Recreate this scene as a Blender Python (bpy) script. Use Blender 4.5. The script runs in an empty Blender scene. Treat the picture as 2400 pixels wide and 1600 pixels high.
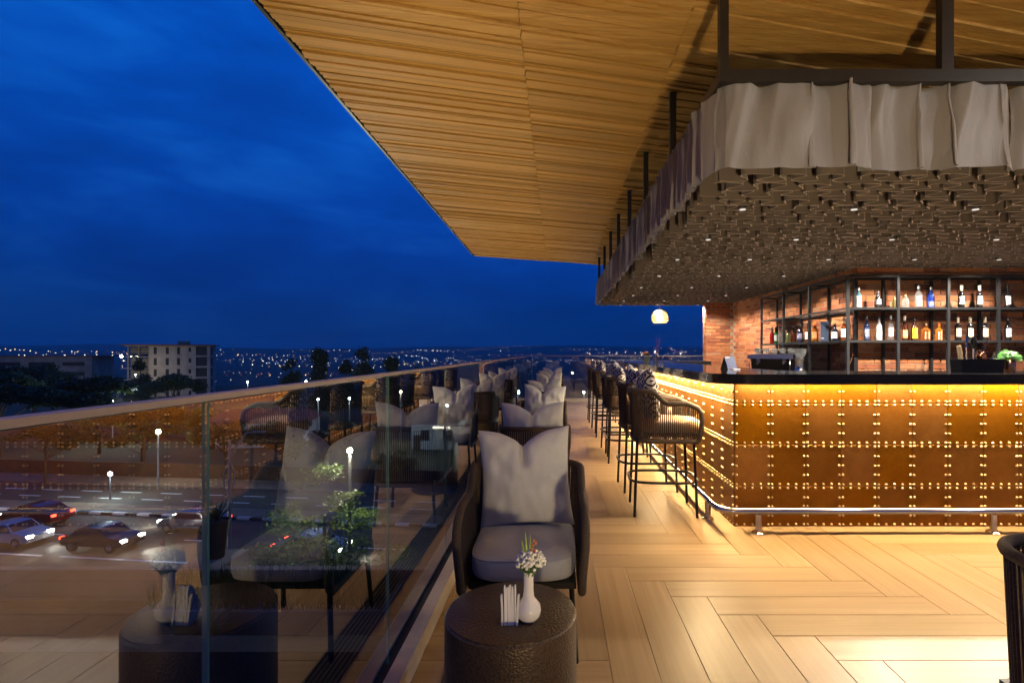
import bpy, math, random
from math import radians as R, sin, cos, pi, exp, sqrt, atan2, hypot
from mathutils import Vector, Matrix, noise as mnoise

SC = bpy.context.scene
COL = SC.collection
rnd = random.Random(7)

# ------------------------------------------------------------------ camera
cam_d = bpy.data.cameras.new('camera')
cam = bpy.data.objects.new('camera', cam_d); COL.objects.link(cam)
cam.location = (0, 0, 1.35); cam.rotation_euler = (R(90), 0, 0)
cam_d.sensor_width = 36; cam_d.lens = 36 * 1225 / 2400
cam_d.shift_x = -105 / 2400; cam_d.shift_y = 26 / 2400
cam_d.clip_start = 0.05; cam_d.clip_end = 20000
SC.camera = cam

# ------------------------------------------------------------------ exposure
SC.view_settings.view_transform = 'Standard'
try: SC.view_settings.look = 'None'
except Exception: pass
SC.view_settings.exposure = 0.0; SC.view_settings.gamma = 1.0
SC.view_settings.use_curve_mapping = False
SC.cycles.use_denoising = True
SC.cycles.sample_clamp_indirect = 6.0
SC.cycles.max_bounces = 10; SC.cycles.diffuse_bounces = 4; SC.cycles.glossy_bounces = 5
SC.cycles.transmission_bounces = 6; SC.cycles.transparent_max_bounces = 24
SC.cycles.caustics_reflective = False; SC.cycles.caustics_refractive = False

# ------------------------------------------------------------------ world: blue hour sky
W = bpy.data.worlds.new('World'); SC.world = W; W.use_nodes = True
wn, wl = W.node_tree.nodes, W.node_tree.links
wn.clear()
def wnode(t, **k):
    n = wn.new(t)
    for a, b in k.items(): setattr(n, a, b)
    return n
sky = wnode('ShaderNodeTexSky', sky_type='NISHITA', sun_disc=False)
sky.sun_elevation = R(1.0); sky.sun_rotation = R(200); sky.altitude = 1500; sky.ozone_density = 6.0
tc = wnode('ShaderNodeTexCoord')
sep = wnode('ShaderNodeSeparateXYZ'); wl.new(tc.outputs['Generated'], sep.inputs[0])
grad = wnode('ShaderNodeValToRGB')
e = grad.color_ramp.elements
e[0].position = 0.0; e[0].color = (0.0006, 0.0200, 0.120, 1)
e[1].position = 1.0; e[1].color = (0.0006, 0.0560, 0.335, 1)
for p, c in ((0.08, (0.0006, 0.022, 0.135, 1)), (0.22, (0.0006, 0.034, 0.222, 1)), (0.45, (0.0005, 0.053, 0.325, 1))):
    q = e.new(p); q.color = c
wl.new(sep.outputs['Z'], grad.inputs[0])
mp = wnode('ShaderNodeMapping'); mp.inputs['Scale'].default_value = (2.6, 2.6, 9.0); mp.inputs['Rotation'].default_value = (0.12, -0.16, 0.3)
wl.new(tc.outputs['Generated'], mp.inputs[0])
nz = wnode('ShaderNodeTexNoise'); nz.inputs['Scale'].default_value = 1.25; nz.inputs['Detail'].default_value = 7; nz.inputs['Roughness'].default_value = 0.6
nz.inputs['Distortion'].default_value = 0.35
wl.new(mp.outputs[0], nz.inputs['Vector'])
cl = wnode('ShaderNodeValToRGB'); ce = cl.color_ramp.elements
ce[0].position = 0.38; ce[0].color = (0.80, 0.77, 0.79, 1); ce[1].position = 0.74; ce[1].color = (4.5, 1.65, 1.30, 1)
q = ce.new(0.53); q.color = (1, 1, 1, 1)
wl.new(nz.outputs['Fac'], cl.inputs[0])
mul = wnode('ShaderNodeMixRGB', blend_type='MULTIPLY'); mul.inputs[0].default_value = 1
wl.new(grad.outputs[0], mul.inputs[1]); wl.new(cl.outputs[0], mul.inputs[2])
tint = wnode('ShaderNodeMixRGB', blend_type='MULTIPLY'); tint.inputs[0].default_value = 1
wl.new(sky.outputs[0], tint.inputs[1]); tint.inputs[2].default_value = (0.0005, 0.006, 0.03, 1)
add = wnode('ShaderNodeMixRGB', blend_type='ADD'); add.inputs[0].default_value = 1
wl.new(mul.outputs[0], add.inputs[1]); wl.new(tint.outputs[0], add.inputs[2])
bg = wnode('ShaderNodeBackground'); bg.inputs['Strength'].default_value = 1.42
wl.new(add.outputs[0], bg.inputs[0])
wo = wnode('ShaderNodeOutputWorld'); wl.new(bg.outputs[0], wo.inputs[0])

HAZE = 0.00014
# strengths of the place's lamps and the added rail, spot and floor lamps
LED = 540.0
FILL_RAIL_LED = 190.0
WARM = (1.0, 0.73, 0.37); WARM2 = (1.0, 0.88, 0.74); COOL = (0.75, 0.95, 1.0)
DOWN_W, FILL_SPOT_W, FILL_UP_W, STREET = 95.0, 62.0, 300.0, 1.0

# ================================================================== materials
def M(name):
    m = bpy.data.materials.new(name); m.use_nodes = True
    nt = m.node_tree; nt.nodes.clear()
    out = nt.nodes.new('ShaderNodeOutputMaterial')
    return m, nt, out
def nd(nt, t, **k):
    n = nt.nodes.new(t)
    for a, b in k.items(): setattr(n, a, b)
    return n
def pbsdf(nt, out, col=(0.5,)*3, rough=0.5, metal=0.0, spec=0.5):
    b = nd(nt, 'ShaderNodeBsdfPrincipled')
    b.inputs['Base Color'].default_value = (*col, 1); b.inputs['Roughness'].default_value = rough
    b.inputs['Metallic'].default_value = metal; b.inputs['Specular IOR Level'].default_value = spec
    nt.links.new(b.outputs[0], out.inputs['Surface'])
    return b
def ramp(nt, stops):
    r = nd(nt, 'ShaderNodeValToRGB'); el = r.color_ramp.elements
    el[0].position, el[0].color = stops[0][0], (*stops[0][1], 1)
    el[1].position, el[1].color = stops[-1][0], (*stops[-1][1], 1)
    for p, c in stops[1:-1]:
        q = el.new(p); q.color = (*c, 1)
    return r
def coords(nt, kind='Object', scale=(1, 1, 1), rand=False):
    t = nd(nt, 'ShaderNodeTexCoord'); mpn = nd(nt, 'ShaderNodeMapping')
    mpn.inputs['Scale'].default_value = scale
    src = t.outputs[kind]
    if rand:
        oi = nd(nt, 'ShaderNodeObjectInfo'); vm = nd(nt, 'ShaderNodeVectorMath', operation='ADD')
        sc = nd(nt, 'ShaderNodeMath', operation='MULTIPLY'); sc.inputs[1].default_value = 53.0
        nt.links.new(oi.outputs['Random'], sc.inputs[0])
        nt.links.new(src, vm.inputs[0]); nt.links.new(sc.outputs[0], vm.inputs[1]); src = vm.outputs[0]
    nt.links.new(src, mpn.inputs[0])
    return mpn.outputs[0]
def noise_tex(nt, vec, scale, detail=4, rough=0.55, dist=0.0):
    n = nd(nt, 'ShaderNodeTexNoise'); n.inputs['Scale'].default_value = scale; n.inputs['Detail'].default_value = detail
    n.inputs['Roughness'].default_value = rough; n.inputs['Distortion'].default_value = dist
    nt.links.new(vec, n.inputs['Vector']); return n.outputs['Fac']
def bump(nt, b, h, strength=0.3, dist=0.01):
    bp = nd(nt, 'ShaderNodeBump'); bp.inputs['Strength'].default_value = strength; bp.inputs['Distance'].default_value = dist
    nt.links.new(h, bp.inputs['Height']); nt.links.new(bp.outputs[0], b.inputs['Normal']); return bp
def math_n(nt, op, a, b=None):
    n = nd(nt, 'ShaderNodeMath', operation=op)
    for i, v in enumerate((a, b)):
        if v is None: continue
        if isinstance(v, (int, float)): n.inputs[i].default_value = v
        else: nt.links.new(v, n.inputs[i])
    return n.outputs[0]

def simple(name, col, rough=0.5, metal=0.0, spec=0.5, nscale=0, var=0.25, bmp=0.0, sheen=0.0, coat=0.0):
    m, nt, out = M(name); b = pbsdf(nt, out, col, rough, metal, spec)
    if sheen: b.inputs['Sheen Weight'].default_value = sheen
    if coat: b.inputs['Coat Weight'].default_value = coat
    if nscale:
        v = coords(nt); f = noise_tex(nt, v, nscale, 5)
        r = ramp(nt, [(0.25, tuple(c * (1 - var) for c in col)), (0.75, tuple(min(1, c * (1 + var)) for c in col))])
        nt.links.new(f, r.inputs[0]); nt.links.new(r.outputs[0], b.inputs['Base Color'])
        if bmp: bump(nt, b, f, bmp, 0.004)
    return m
def emit(name, col, s, sample=True):
    m, nt, out = M(name); em = nd(nt, 'ShaderNodeEmission')
    em.inputs[0].default_value = (*col, 1); em.inputs[1].default_value = s
    nt.links.new(em.outputs[0], out.inputs[0])
    if not sample:
        try: m.cycles.emission_sampling = 'NONE'
        except Exception: pass
    return m

def wood_mat(name, stops, grain=(1.6, 26, 26), rough=(0.28, 0.45), vary=0.35, bmp=0.12, spec=0.5):
    m, nt, out = M(name); b = pbsdf(nt, out, stops[1][1], 0.35, 0, spec)
    v = coords(nt, 'Object', grain, rand=True)
    f1 = noise_tex(nt, v, 1.0, 7, 0.62, 0.9)
    v2 = coords(nt, 'Object', (grain[0] * 3, grain[1] * 4.5, grain[2] * 4.5), rand=True)
    f2 = noise_tex(nt, v2, 1.0, 3, 0.6)
    f = math_n(nt, 'ADD', math_n(nt, 'MULTIPLY', f1, 0.72), math_n(nt, 'MULTIPLY', f2, 0.28))
    r = ramp(nt, stops); nt.links.new(f, r.inputs[0])
    oi = nd(nt, 'ShaderNodeObjectInfo'); hs = nd(nt, 'ShaderNodeHueSaturation')
    mr = nd(nt, 'ShaderNodeMapRange'); mr.inputs['To Min'].default_value = 1 - vary; mr.inputs['To Max'].default_value = 1 + vary * 0.6
    nt.links.new(oi.outputs['Random'], mr.inputs[0]); nt.links.new(mr.outputs[0], hs.inputs['Value'])
    nt.links.new(r.outputs[0], hs.inputs['Color']); nt.links.new(hs.outputs[0], b.inputs['Base Color'])
    rr = nd(nt, 'ShaderNodeMapRange'); rr.inputs['To Min'].default_value = rough[0]; rr.inputs['To Max'].default_value = rough[1]
    nt.links.new(f2, rr.inputs[0]); nt.links.new(rr.outputs[0], b.inputs['Roughness'])
    if bmp: bump(nt, b, f, bmp, 0.004)
    return m

MAT = {}
MAT['tile'] = wood_mat('oak_look_tile', [(0.22, (0.225, 0.136, 0.064)), (0.44, (0.325, 0.208, 0.106)), (0.57, (0.365, 0.242, 0.128)), (0.78, (0.42, 0.292, 0.165))], (0.55, 17, 17), (0.31, 0.43), 0.14, 0.03, 0.42)
MAT['grout'] = simple('pale_grout', (0.42, 0.33, 0.24), 0.8)
MAT['soffit'] = wood_mat('soffit_timber', [(0.3, (0.34, 0.185, 0.050)), (0.5, (0.52, 0.305, 0.090)), (0.72, (0.66, 0.44, 0.16))], (0.9, 16, 16), (0.45, 0.6), 0.22, 0.15, 0.15)
MAT['steel'] = simple('dark_painted_steel', (0.022, 0.019, 0.018), 0.42, 0.3, 0.5, 40, 0.2)
MAT['shelf_steel'] = simple('black_powder_coat', (0.010, 0.010, 0.011), 0.5, 0.0, 0.3)
MAT['soffit_back'] = simple('dark_void', (0.02, 0.015, 0.01), 0.9)
MAT['granite'] = simple('black_polished_granite', (0.014, 0.013, 0.013), 0.09, 0, 0.6, 220, 0.8)
MAT['core'] = simple('dark_carcass', (0.05, 0.035, 0.025), 0.7)
MAT['chrome'] = simple('polished_steel', (0.80, 0.76, 0.70), 0.11, 1.0)
MAT['chrome2'] = simple('brushed_steel', (0.62, 0.62, 0.62), 0.25, 1.0)
MAT['brass'] = simple('brass_rivet', (0.56, 0.40, 0.20), 0.42, 1.0)
MAT['copper'] = simple('polished_copper', (0.86, 0.45, 0.30), 0.14, 1.0)
MAT['led'] = emit('warm_led', WARM, LED)
MAT['fill_rail_led'] = emit('fill_rail_led', (1.0, 0.74, 0.40), FILL_RAIL_LED)
MAT['trim'] = simple('pale_stone_trim', (0.55, 0.47, 0.38), 0.45, 0, 0.5, 30, 0.1)
MAT['rail'] = simple('champagne_aluminium', (0.50, 0.45, 0.40), 0.5, 0.25, 0.4)
MAT['channel'] = simple('black_glazing_channel', (0.022, 0.019, 0.017), 0.6, 0.0, 0.2)
MAT['grate'] = simple('dark_grate_metal', (0.10, 0.09, 0.08), 0.35, 0.8)
MAT['rope'] = simple('brown_woven_rope', (0.060, 0.042, 0.031), 0.75, 0, 0.3, 160, 0.4, 0.5)
MAT['black_metal'] = simple('black_leg_metal', (0.016, 0.014, 0.013), 0.35, 0.5)
MAT['tan'] = simple('tan_leather_seat', (0.60, 0.40, 0.24), 0.55, 0, 0.4, 60, 0.1, 0.15)
MAT['ceramic'] = simple('white_ceramic', (0.80, 0.78, 0.75), 0.12, 0, 0.5, coat=0.4)
MAT['paper'] = simple('white_napkin_paper', (0.82, 0.80, 0.78), 0.8)
MAT['blossom'] = simple('white_blossom', (0.80, 0.79, 0.72), 0.7)
MAT['stem'] = simple('green_stem', (0.10, 0.20, 0.04), 0.5)
MAT['blade'] = simple('lime_leaf_blade', (0.26, 0.42, 0.04), 0.4)
MAT['orange'] = simple('orange_bud', (0.50, 0.16, 0.03), 0.5)
MAT['mint'] = simple('mint_leaf', (0.10, 0.40, 0.035), 0.45)
MAT['asphalt'] = simple('asphalt', (0.062, 0.050, 0.040), 0.75, 0, 0.5, 3, 0.3)
MAT['pave'] = simple('paving', (0.26, 0.19, 0.13), 0.8, 0, 0.3, 1.2, 0.25)
MAT['white_paint'] = simple('white_road_paint', (0.75, 0.74, 0.70), 0.6)
MAT['black_paint'] = simple('black_kerb_paint', (0.03, 0.03, 0.03), 0.6)
MAT['ground'] = simple('dark_ground', (0.045, 0.050, 0.032), 0.95, 0, 0.2, 0.05, 0.5)
MAT['concrete'] = simple('raw_concrete', (0.34, 0.285, 0.22), 0.85, 0, 0.3, 0.35, 0.35)
MAT['concrete2'] = simple('stained_concrete', (0.21, 0.185, 0.155), 0.85, 0, 0.3, 0.35, 0.4)
MAT['opening'] = simple('dark_opening', (0.015, 0.015, 0.017), 0.7)
MAT['roof_red'] = simple('red_brown_roof', (0.16, 0.045, 0.035), 0.7)
MAT['plaster'] = simple('pale_plaster', (0.42, 0.42, 0.42), 0.8, 0, 0.3, 0.8, 0.2)
MAT['brownwall'] = simple('brown_render', (0.09, 0.055, 0.035), 0.85, 0, 0.3, 1.2, 0.3)
MAT['bark'] = simple('bark', (0.07, 0.05, 0.035), 0.9, 0, 0.2, 6, 0.4)
MAT['lamp_pole'] = simple('grey_lamp_pole', (0.25, 0.25, 0.27), 0.5, 0.4)
MAT['ledge'] = simple('dark_roof_membrane', (0.040, 0.034, 0.028), 0.85, 0, 0.4, 3, 0.4)
MAT['tyre'] = simple('tyre_rubber', (0.015, 0.015, 0.015), 0.8)
MAT['carglass'] = simple('tinted_glass', (0.02, 0.022, 0.025), 0.06, 0, 0.6)
MAT['headlight'] = emit('headlight_on', (1, 0.93, 0.8), 90, False)
MAT['taillight'] = emit('taillight_on', (1, 0.05, 0.02), 14, False)
MAT['lamp_warm'] = emit('lamp_globe_warm', (1, 0.86, 0.50), 70, False)
MAT['lamp_cool'] = emit('lamp_globe_cool', (0.80, 0.96, 1.0), 60, False)
MAT['disc'] = emit('downlight_disc', (1, 0.92, 0.82), 0.9, False)
MAT['bulb'] = emit('pendant_bulb', (1, 0.80, 0.45), 45)
MAT['rattan'] = simple('pale_rattan', (0.75, 0.56, 0.30), 0.6)
for i, (c, s) in enumerate((((1.0, 0.90, 0.72), 5.2), ((0.72, 0.88, 1.0), 5.0), ((1.0, 0.62, 0.22), 4.2), ((0.35, 1.0, 0.55), 1.6), ((0.25, 0.35, 1.0), 2.0), ((1.0, 0.12, 0.08), 1.8))):
    MAT['city%d' % i] = emit('city_light_%d' % i, c, s, False)
def leafy(name, c0, c1):
    m, nt, out = M(name); b = pbsdf(nt, out, c0, 0.55, 0, 0.35)
    gi = nd(nt, 'ShaderNodeNewGeometry'); r = ramp(nt, [(0.0, c0), (1.0, c1)])
    nt.links.new(gi.outputs['Random Per Island'], r.inputs[0]); nt.links.new(r.outputs[0], b.inputs['Base Color'])
    tr = nd(nt, 'ShaderNodeBsdfTranslucent'); nt.links.new(r.outputs[0], tr.inputs[0])
    mx = nd(nt, 'ShaderNodeMixShader'); mx.inputs[0].default_value = 0.35
    nt.links.new(b.outputs[0], mx.inputs[1]); nt.links.new(tr.outputs[0], mx.inputs[2]); nt.links.new(mx.outputs[0], out.inputs[0])
    return m
MAT['leaf_dark'] = leafy('dark_foliage', (0.018, 0.030, 0.012), (0.05, 0.075, 0.025))
MAT['leaf_mid'] = leafy('green_foliage', (0.035, 0.06, 0.012), (0.10, 0.14, 0.035))
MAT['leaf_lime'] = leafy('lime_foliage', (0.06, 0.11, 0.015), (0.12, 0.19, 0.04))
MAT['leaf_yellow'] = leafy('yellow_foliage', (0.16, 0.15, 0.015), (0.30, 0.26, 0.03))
MAT['grass'] = leafy('grass_blades', (0.01, 0.022, 0.008), (0.03, 0.05, 0.016))

# glass pane: see-through with Fresnel mirror on the face that looks at the viewer
def pane_mat(name, tint, boost=2.1, dust=0.0):
    m, nt, out = M(name)
    tr = nd(nt, 'ShaderNodeBsdfTransparent'); tr.inputs[0].default_value = (*tint, 1)
    gl = nd(nt, 'ShaderNodeBsdfGlossy'); gl.inputs['Roughness'].default_value = 0.0
    fr = nd(nt, 'ShaderNodeFresnel'); fr.inputs[0].default_value = 2.1
    geo = nd(nt, 'ShaderNodeNewGeometry')
    f = math_n(nt, 'MULTIPLY', fr.outputs[0], boost); f = math_n(nt, 'MINIMUM', f, 1.0)
    f = math_n(nt, 'MULTIPLY', f, math_n(nt, 'SUBTRACT', 1.0, geo.outputs['Backfacing']))
    mx = nd(nt, 'ShaderNodeMixShader'); nt.links.new(f, mx.inputs[0])
    nt.links.new(tr.outputs[0], mx.inputs[1]); nt.links.new(gl.outputs[0], mx.inputs[2])
    nt.links.new(mx.outputs[0], out.inputs[0]); return m
MAT['pane'] = pane_mat('balustrade_glass', (0.93, 0.965, 0.955))
MAT['pane_edge'] = simple('green_glass_edge', (0.13, 0.30, 0.30), 0.18, 0, 0.5)
def bottle_glass(name, col, op=0.35):
    m, nt, out = M(name)
    tr = nd(nt, 'ShaderNodeBsdfTransparent'); tr.inputs[0].default_value = (*col, 1)
    b = nd(nt, 'ShaderNodeBsdfPrincipled'); b.inputs['Base Color'].default_value = (*[c * 0.5 for c in col], 1)
    b.inputs['Roughness'].default_value = 0.05; b.inputs['Specular IOR Level'].default_value = 0.8
    lw = nd(nt, 'ShaderNodeLayerWeight'); lw.inputs[0].default_value = 0.35
    f = math_n(nt, 'ADD', math_n(nt, 'MULTIPLY', lw.outputs['Facing'], 0.6), op); f = math_n(nt, 'MINIMUM', f, 1.0)
    mx = nd(nt, 'ShaderNodeMixShader'); nt.links.new(f, mx.inputs[0])
    nt.links.new(tr.outputs[0], mx.inputs[1]); nt.links.new(b.outputs[0], mx.inputs[2]); nt.links.new(mx.outputs[0], out.inputs[0])
    return m
BG = {k: bottle_glass('glass_' + k, c, o) for k, c, o in (
    ('clear', (0.88, 0.90, 0.90), 0.12), ('blue', (0.25, 0.62, 0.80), 0.35), ('deepblue', (0.04, 0.10, 0.65), 0.55), ('green', (0.05, 0.40, 0.06), 0.5),
    ('dark', (0.02, 0.018, 0.02), 0.85), ('amber', (0.60, 0.20, 0.04), 0.35), ('red', (0.60, 0.02, 0.03), 0.5), ('orange', (0.75, 0.30, 0.03), 0.4),
    ('brown', (0.14, 0.04, 0.02), 0.65), ('olive', (0.45, 0.45, 0.18), 0.35), ('navy', (0.03, 0.04, 0.10), 0.75))}
MAT['frost'] = simple('frosted_white_glass', (0.45, 0.45, 0.44), 0.25)
CAPS = {k: simple('cap_' + k, c, 0.35, mt) for k, c, mt in (('black', (0.02, 0.02, 0.02), 0), ('silver', (0.7, 0.7, 0.7), 1), ('cream', (0.70, 0.60, 0.45), 0), ('orange', (0.70, 0.18, 0.02), 0), ('bronze', (0.25, 0.16, 0.09), 0.6))}
def label_mat(name, base, ink, bars=7.0):
    m, nt, out = M(name); b = pbsdf(nt, out, base, 0.6)
    t = nd(nt, 'ShaderNodeTexCoord'); s = nd(nt, 'ShaderNodeSeparateXYZ'); nt.links.new(t.outputs['Generated'], s.inputs[0])
    z = math_n(nt, 'FRACT', math_n(nt, 'MULTIPLY', s.outputs['Z'], bars)); on = math_n(nt, 'GREATER_THAN', z, 0.62)
    nzf = noise_tex(nt, coords(nt, 'Generated', (14, 14, 6)), 1.6, 2); on2 = math_n(nt, 'GREATER_THAN', nzf, 0.47)
    edge = math_n(nt, 'MULTIPLY', math_n(nt, 'GREATER_THAN', s.outputs['Z'], 0.14), math_n(nt, 'LESS_THAN', s.outputs['Z'], 0.86))
    f = math_n(nt, 'MULTIPLY', math_n(nt, 'MULTIPLY', on, on2), edge)
    mx = nd(nt, 'ShaderNodeMixRGB'); mx.inputs[1].default_value = (*base, 1); mx.inputs[2].default_value = (*ink, 1)
    nt.links.new(f, mx.inputs[0]); nt.links.new(mx.outputs[0], b.inputs['Base Color']); return m
LB = {k: label_mat('label_' + k, a, b) for k, a, b in (('cream', (0.66, 0.58, 0.42), (0.18, 0.12, 0.08)), ('white', (0.82, 0.82, 0.80), (0.1, 0.1, 0.1)), ('yellow', (0.80, 0.55, 0.02), (0.35, 0.05, 0.02)),
    ('grey', (0.45, 0.44, 0.42), (0.08, 0.08, 0.08)), ('navy', (0.02, 0.03, 0.09), (0.6, 0.6, 0.65)), ('blue', (0.02, 0.05, 0.40), (0.7, 0.7, 0.75)), ('orange', (0.62, 0.22, 0.05), (0.8, 0.7, 0.5)))}

def copper_panel_mat():
    m, nt, out = M('patinated_copper'); b = pbsdf(nt, out, (0.5, 0.25, 0.08), 0.4, 0.9)
    v = coords(nt, 'Object', (1, 1, 1), rand=True)
    f1 = noise_tex(nt, v, 5.0, 6, 0.65, 0.4); f2 = noise_tex(nt, v, 60.0, 5, 0.7)
    f = math_n(nt, 'ADD', math_n(nt, 'MULTIPLY', f1, 0.6), math_n(nt, 'MULTIPLY', f2, 0.4))
    r = ramp(nt, [(0.30, (0.215, 0.084, 0.012)), (0.5, (0.275, 0.112, 0.018)), (0.70, (0.335, 0.150, 0.032))])
    oi = nd(nt, 'ShaderNodeObjectInfo'); hs = nd(nt, 'ShaderNodeHueSaturation'); m1 = nd(nt, 'ShaderNodeMapRange'); m1.inputs['To Min'].default_value = 0.70; m1.inputs['To Max'].default_value = 1.0
    nt.links.new(oi.outputs['Random'], m1.inputs[0]); nt.links.new(m1.outputs[0], hs.inputs['Value'])
    m2 = nd(nt, 'ShaderNodeMapRange'); m2.inputs['To Min'].default_value = 0.97; m2.inputs['To Max'].default_value = 1.10; nt.links.new(math_n(nt, 'FRACT', math_n(nt, 'MULTIPLY', oi.outputs['Random'], 17.3)), m2.inputs[0]); nt.links.new(m2.outputs[0], hs.inputs['Saturation'])
    nt.links.new(f, r.inputs[0]); nt.links.new(r.outputs[0], hs.inputs['Color']); nt.links.new(hs.outputs[0], b.inputs['Base Color'])
    mr = nd(nt, 'ShaderNodeMapRange'); mr.inputs['To Min'].default_value = 0.30; mr.inputs['To Max'].default_value = 0.52
    nt.links.new(f2, mr.inputs[0]); nt.links.new(mr.outputs[0], b.inputs['Roughness'])
    bump(nt, b, f2, 0.08, 0.003); return m
MAT['panel'] = copper_panel_mat()
def brick_mat():
    m, nt, out = M('fired_brick'); b = pbsdf(nt, out, (0.4, 0.15, 0.07), 0.75, 0, 0.3)
    oi = nd(nt, 'ShaderNodeObjectInfo'); gi = nd(nt, 'ShaderNodeNewGeometry')
    rr = math_n(nt, 'FRACT', math_n(nt, 'ADD', oi.outputs['Random'], gi.outputs['Random Per Island']))
    r = ramp(nt, [(0.0, (0.22, 0.075, 0.040)), (0.35, (0.40, 0.135, 0.055)), (0.7, (0.48, 0.19, 0.07)), (1.0, (0.40, 0.21, 0.12))])
    nt.links.new(rr, r.inputs[0])
    f = noise_tex(nt, coords(nt, 'Object', (30, 30, 30), rand=True), 1.0, 5)
    mx = nd(nt, 'ShaderNodeMixRGB', blend_type='MULTIPLY'); mx.inputs[0].default_value = 0.6
    r2 = ramp(nt, [(0.3, (0.55, 0.55, 0.55)), (0.7, (1.15, 1.1, 1.05))]); nt.links.new(f, r2.inputs[0])
    nt.links.new(r.outputs[0], mx.inputs[1]); nt.links.new(r2.outputs[0], mx.inputs[2]); nt.links.new(mx.outputs[0], b.inputs['Base Color'])
    bump(nt, b, f, 0.35, 0.004); return m
MAT['brick'] = brick_mat()
MAT['mortar'] = simple('mortar', (0.40, 0.33, 0.26), 0.9, 0, 0.2, 40, 0.2)

def fabric(name, col, sheen=0.4, weave=900, rough=0.7, fold_noise=0.12, wrinkle=0.0):
    m, nt, out = M(name); b = pbsdf(nt, out, col, rough, 0, 0.25); b.inputs['Sheen Weight'].default_value = sheen
    v = coords(nt); w = nd(nt, 'ShaderNodeTexNoise'); w.inputs['Scale'].default_value = 1.0; w.inputs['Detail'].default_value = 2
    mpn = coords(nt, 'Object', (weave * 0.12, weave * 0.12, weave)); nt.links.new(mpn, w.inputs['Vector'])
    f = noise_tex(nt, v, 6.0, 3); ff = math_n(nt, 'ADD', math_n(nt, 'MULTIPLY', f, 0.5), math_n(nt, 'MULTIPLY', w.outputs['Fac'], 0.5))
    r = ramp(nt, [(0.3, tuple(c * (1 - fold_noise) for c in col)), (0.7, tuple(c * (1 + fold_noise) for c in col))])
    nt.links.new(ff, r.inputs[0]); nt.links.new(r.outputs[0], b.inputs['Base Color'])
    bp = bump(nt, b, w.outputs['Fac'], 0.12, 0.002)
    if wrinkle:
        b2 = nd(nt, 'ShaderNodeBump'); b2.inputs['Strength'].default_value = wrinkle; b2.inputs['Distance'].default_value = 0.02
        nt.links.new(noise_tex(nt, coords(nt, 'Object', (14, 14, 5)), 1.0, 4, 0.55, 1.2), b2.inputs['Height']); nt.links.new(b2.outputs[0], bp.inputs['Normal'])
    return m
MAT['cushion'] = fabric('grey_linen', (0.38, 0.395, 0.425), 0.3, 500, 0.8)
MAT['pillow'] = fabric('pale_grey_linen', (0.49, 0.50, 0.515), 0.3, 500, 0.8)
MAT['valance'] = fabric('taupe_satin', (0.265, 0.262, 0.285), 0.35, 700, 0.40, 0.06, 0.2)
MAT['ripple'] = fabric('taupe_ripple_cloth', (0.165, 0.140, 0.132), 0.3, 700, 0.6, 0.12)
MAT['hem'] = fabric('lit_cloth_hem', (0.50, 0.39, 0.36), 0.3, 700, 0.7, 0.1)  # light caught by the raw cloth edges is put into a paler colour
def diamond_mat():
    m, nt, out = M('black_white_diamond_weave'); b = pbsdf(nt, out, (0.5,)*3, 0.8, 0, 0.2)
    t = nd(nt, 'ShaderNodeTexCoord'); s = nd(nt, 'ShaderNodeSeparateXYZ'); nt.links.new(t.outputs['Generated'], s.inputs[0])
    ax = math_n(nt, 'ABSOLUTE', math_n(nt, 'SUBTRACT', math_n(nt, 'FRACT', math_n(nt, 'MULTIPLY', s.outputs['X'], 4.0)), 0.5))
    az = math_n(nt, 'ABSOLUTE', math_n(nt, 'SUBTRACT', math_n(nt, 'FRACT', math_n(nt, 'MULTIPLY', s.outputs['Z'], 4.0)), 0.5))
    d = math_n(nt, 'ADD', ax, az); st = math_n(nt, 'GREATER_THAN', math_n(nt, 'FRACT', math_n(nt, 'MULTIPLY', d, 2.5)), 0.5)
    mx = nd(nt, 'ShaderNodeMixRGB'); mx.inputs[1].default_value = (0.028, 0.020, 0.020, 1); mx.inputs[2].default_value = (0.58, 0.54, 0.52, 1)
    nt.links.new(st, mx.inputs[0]); nt.links.new(mx.outputs[0], b.inputs['Base Color']); return m
MAT['diamond'] = diamond_mat()
def hammered():
    m, nt, out = M('hammered_bronze'); b = pbsdf(nt, out, (0.055, 0.042, 0.032), 0.42, 0.25, 0.5)
    v = coords(nt); vo = nd(nt, 'ShaderNodeTexVoronoi'); vo.inputs['Scale'].default_value = 125; nt.links.new(v, vo.inputs['Vector'])
    bump(nt, b, vo.outputs['Distance'], 0.5, 0.003)
    r = ramp(nt, [(0.05, (0.022, 0.016, 0.013)), (0.55, (0.085, 0.056, 0.034))]); nt.links.new(vo.outputs['Distance'], r.inputs[0]); nt.links.new(r.outputs[0], b.inputs['Base Color'])
    return m
MAT['hammered'] = hammered()
CARC = [simple('car_paint_%d' % i, c, 0.25, 0.3, 0.5, coat=0.8) for i, c in enumerate(((0.55, 0.55, 0.56), (0.05, 0.05, 0.06), (0.60, 0.60, 0.58), (0.16, 0.02, 0.02), (0.20, 0.22, 0.25)))]

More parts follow.
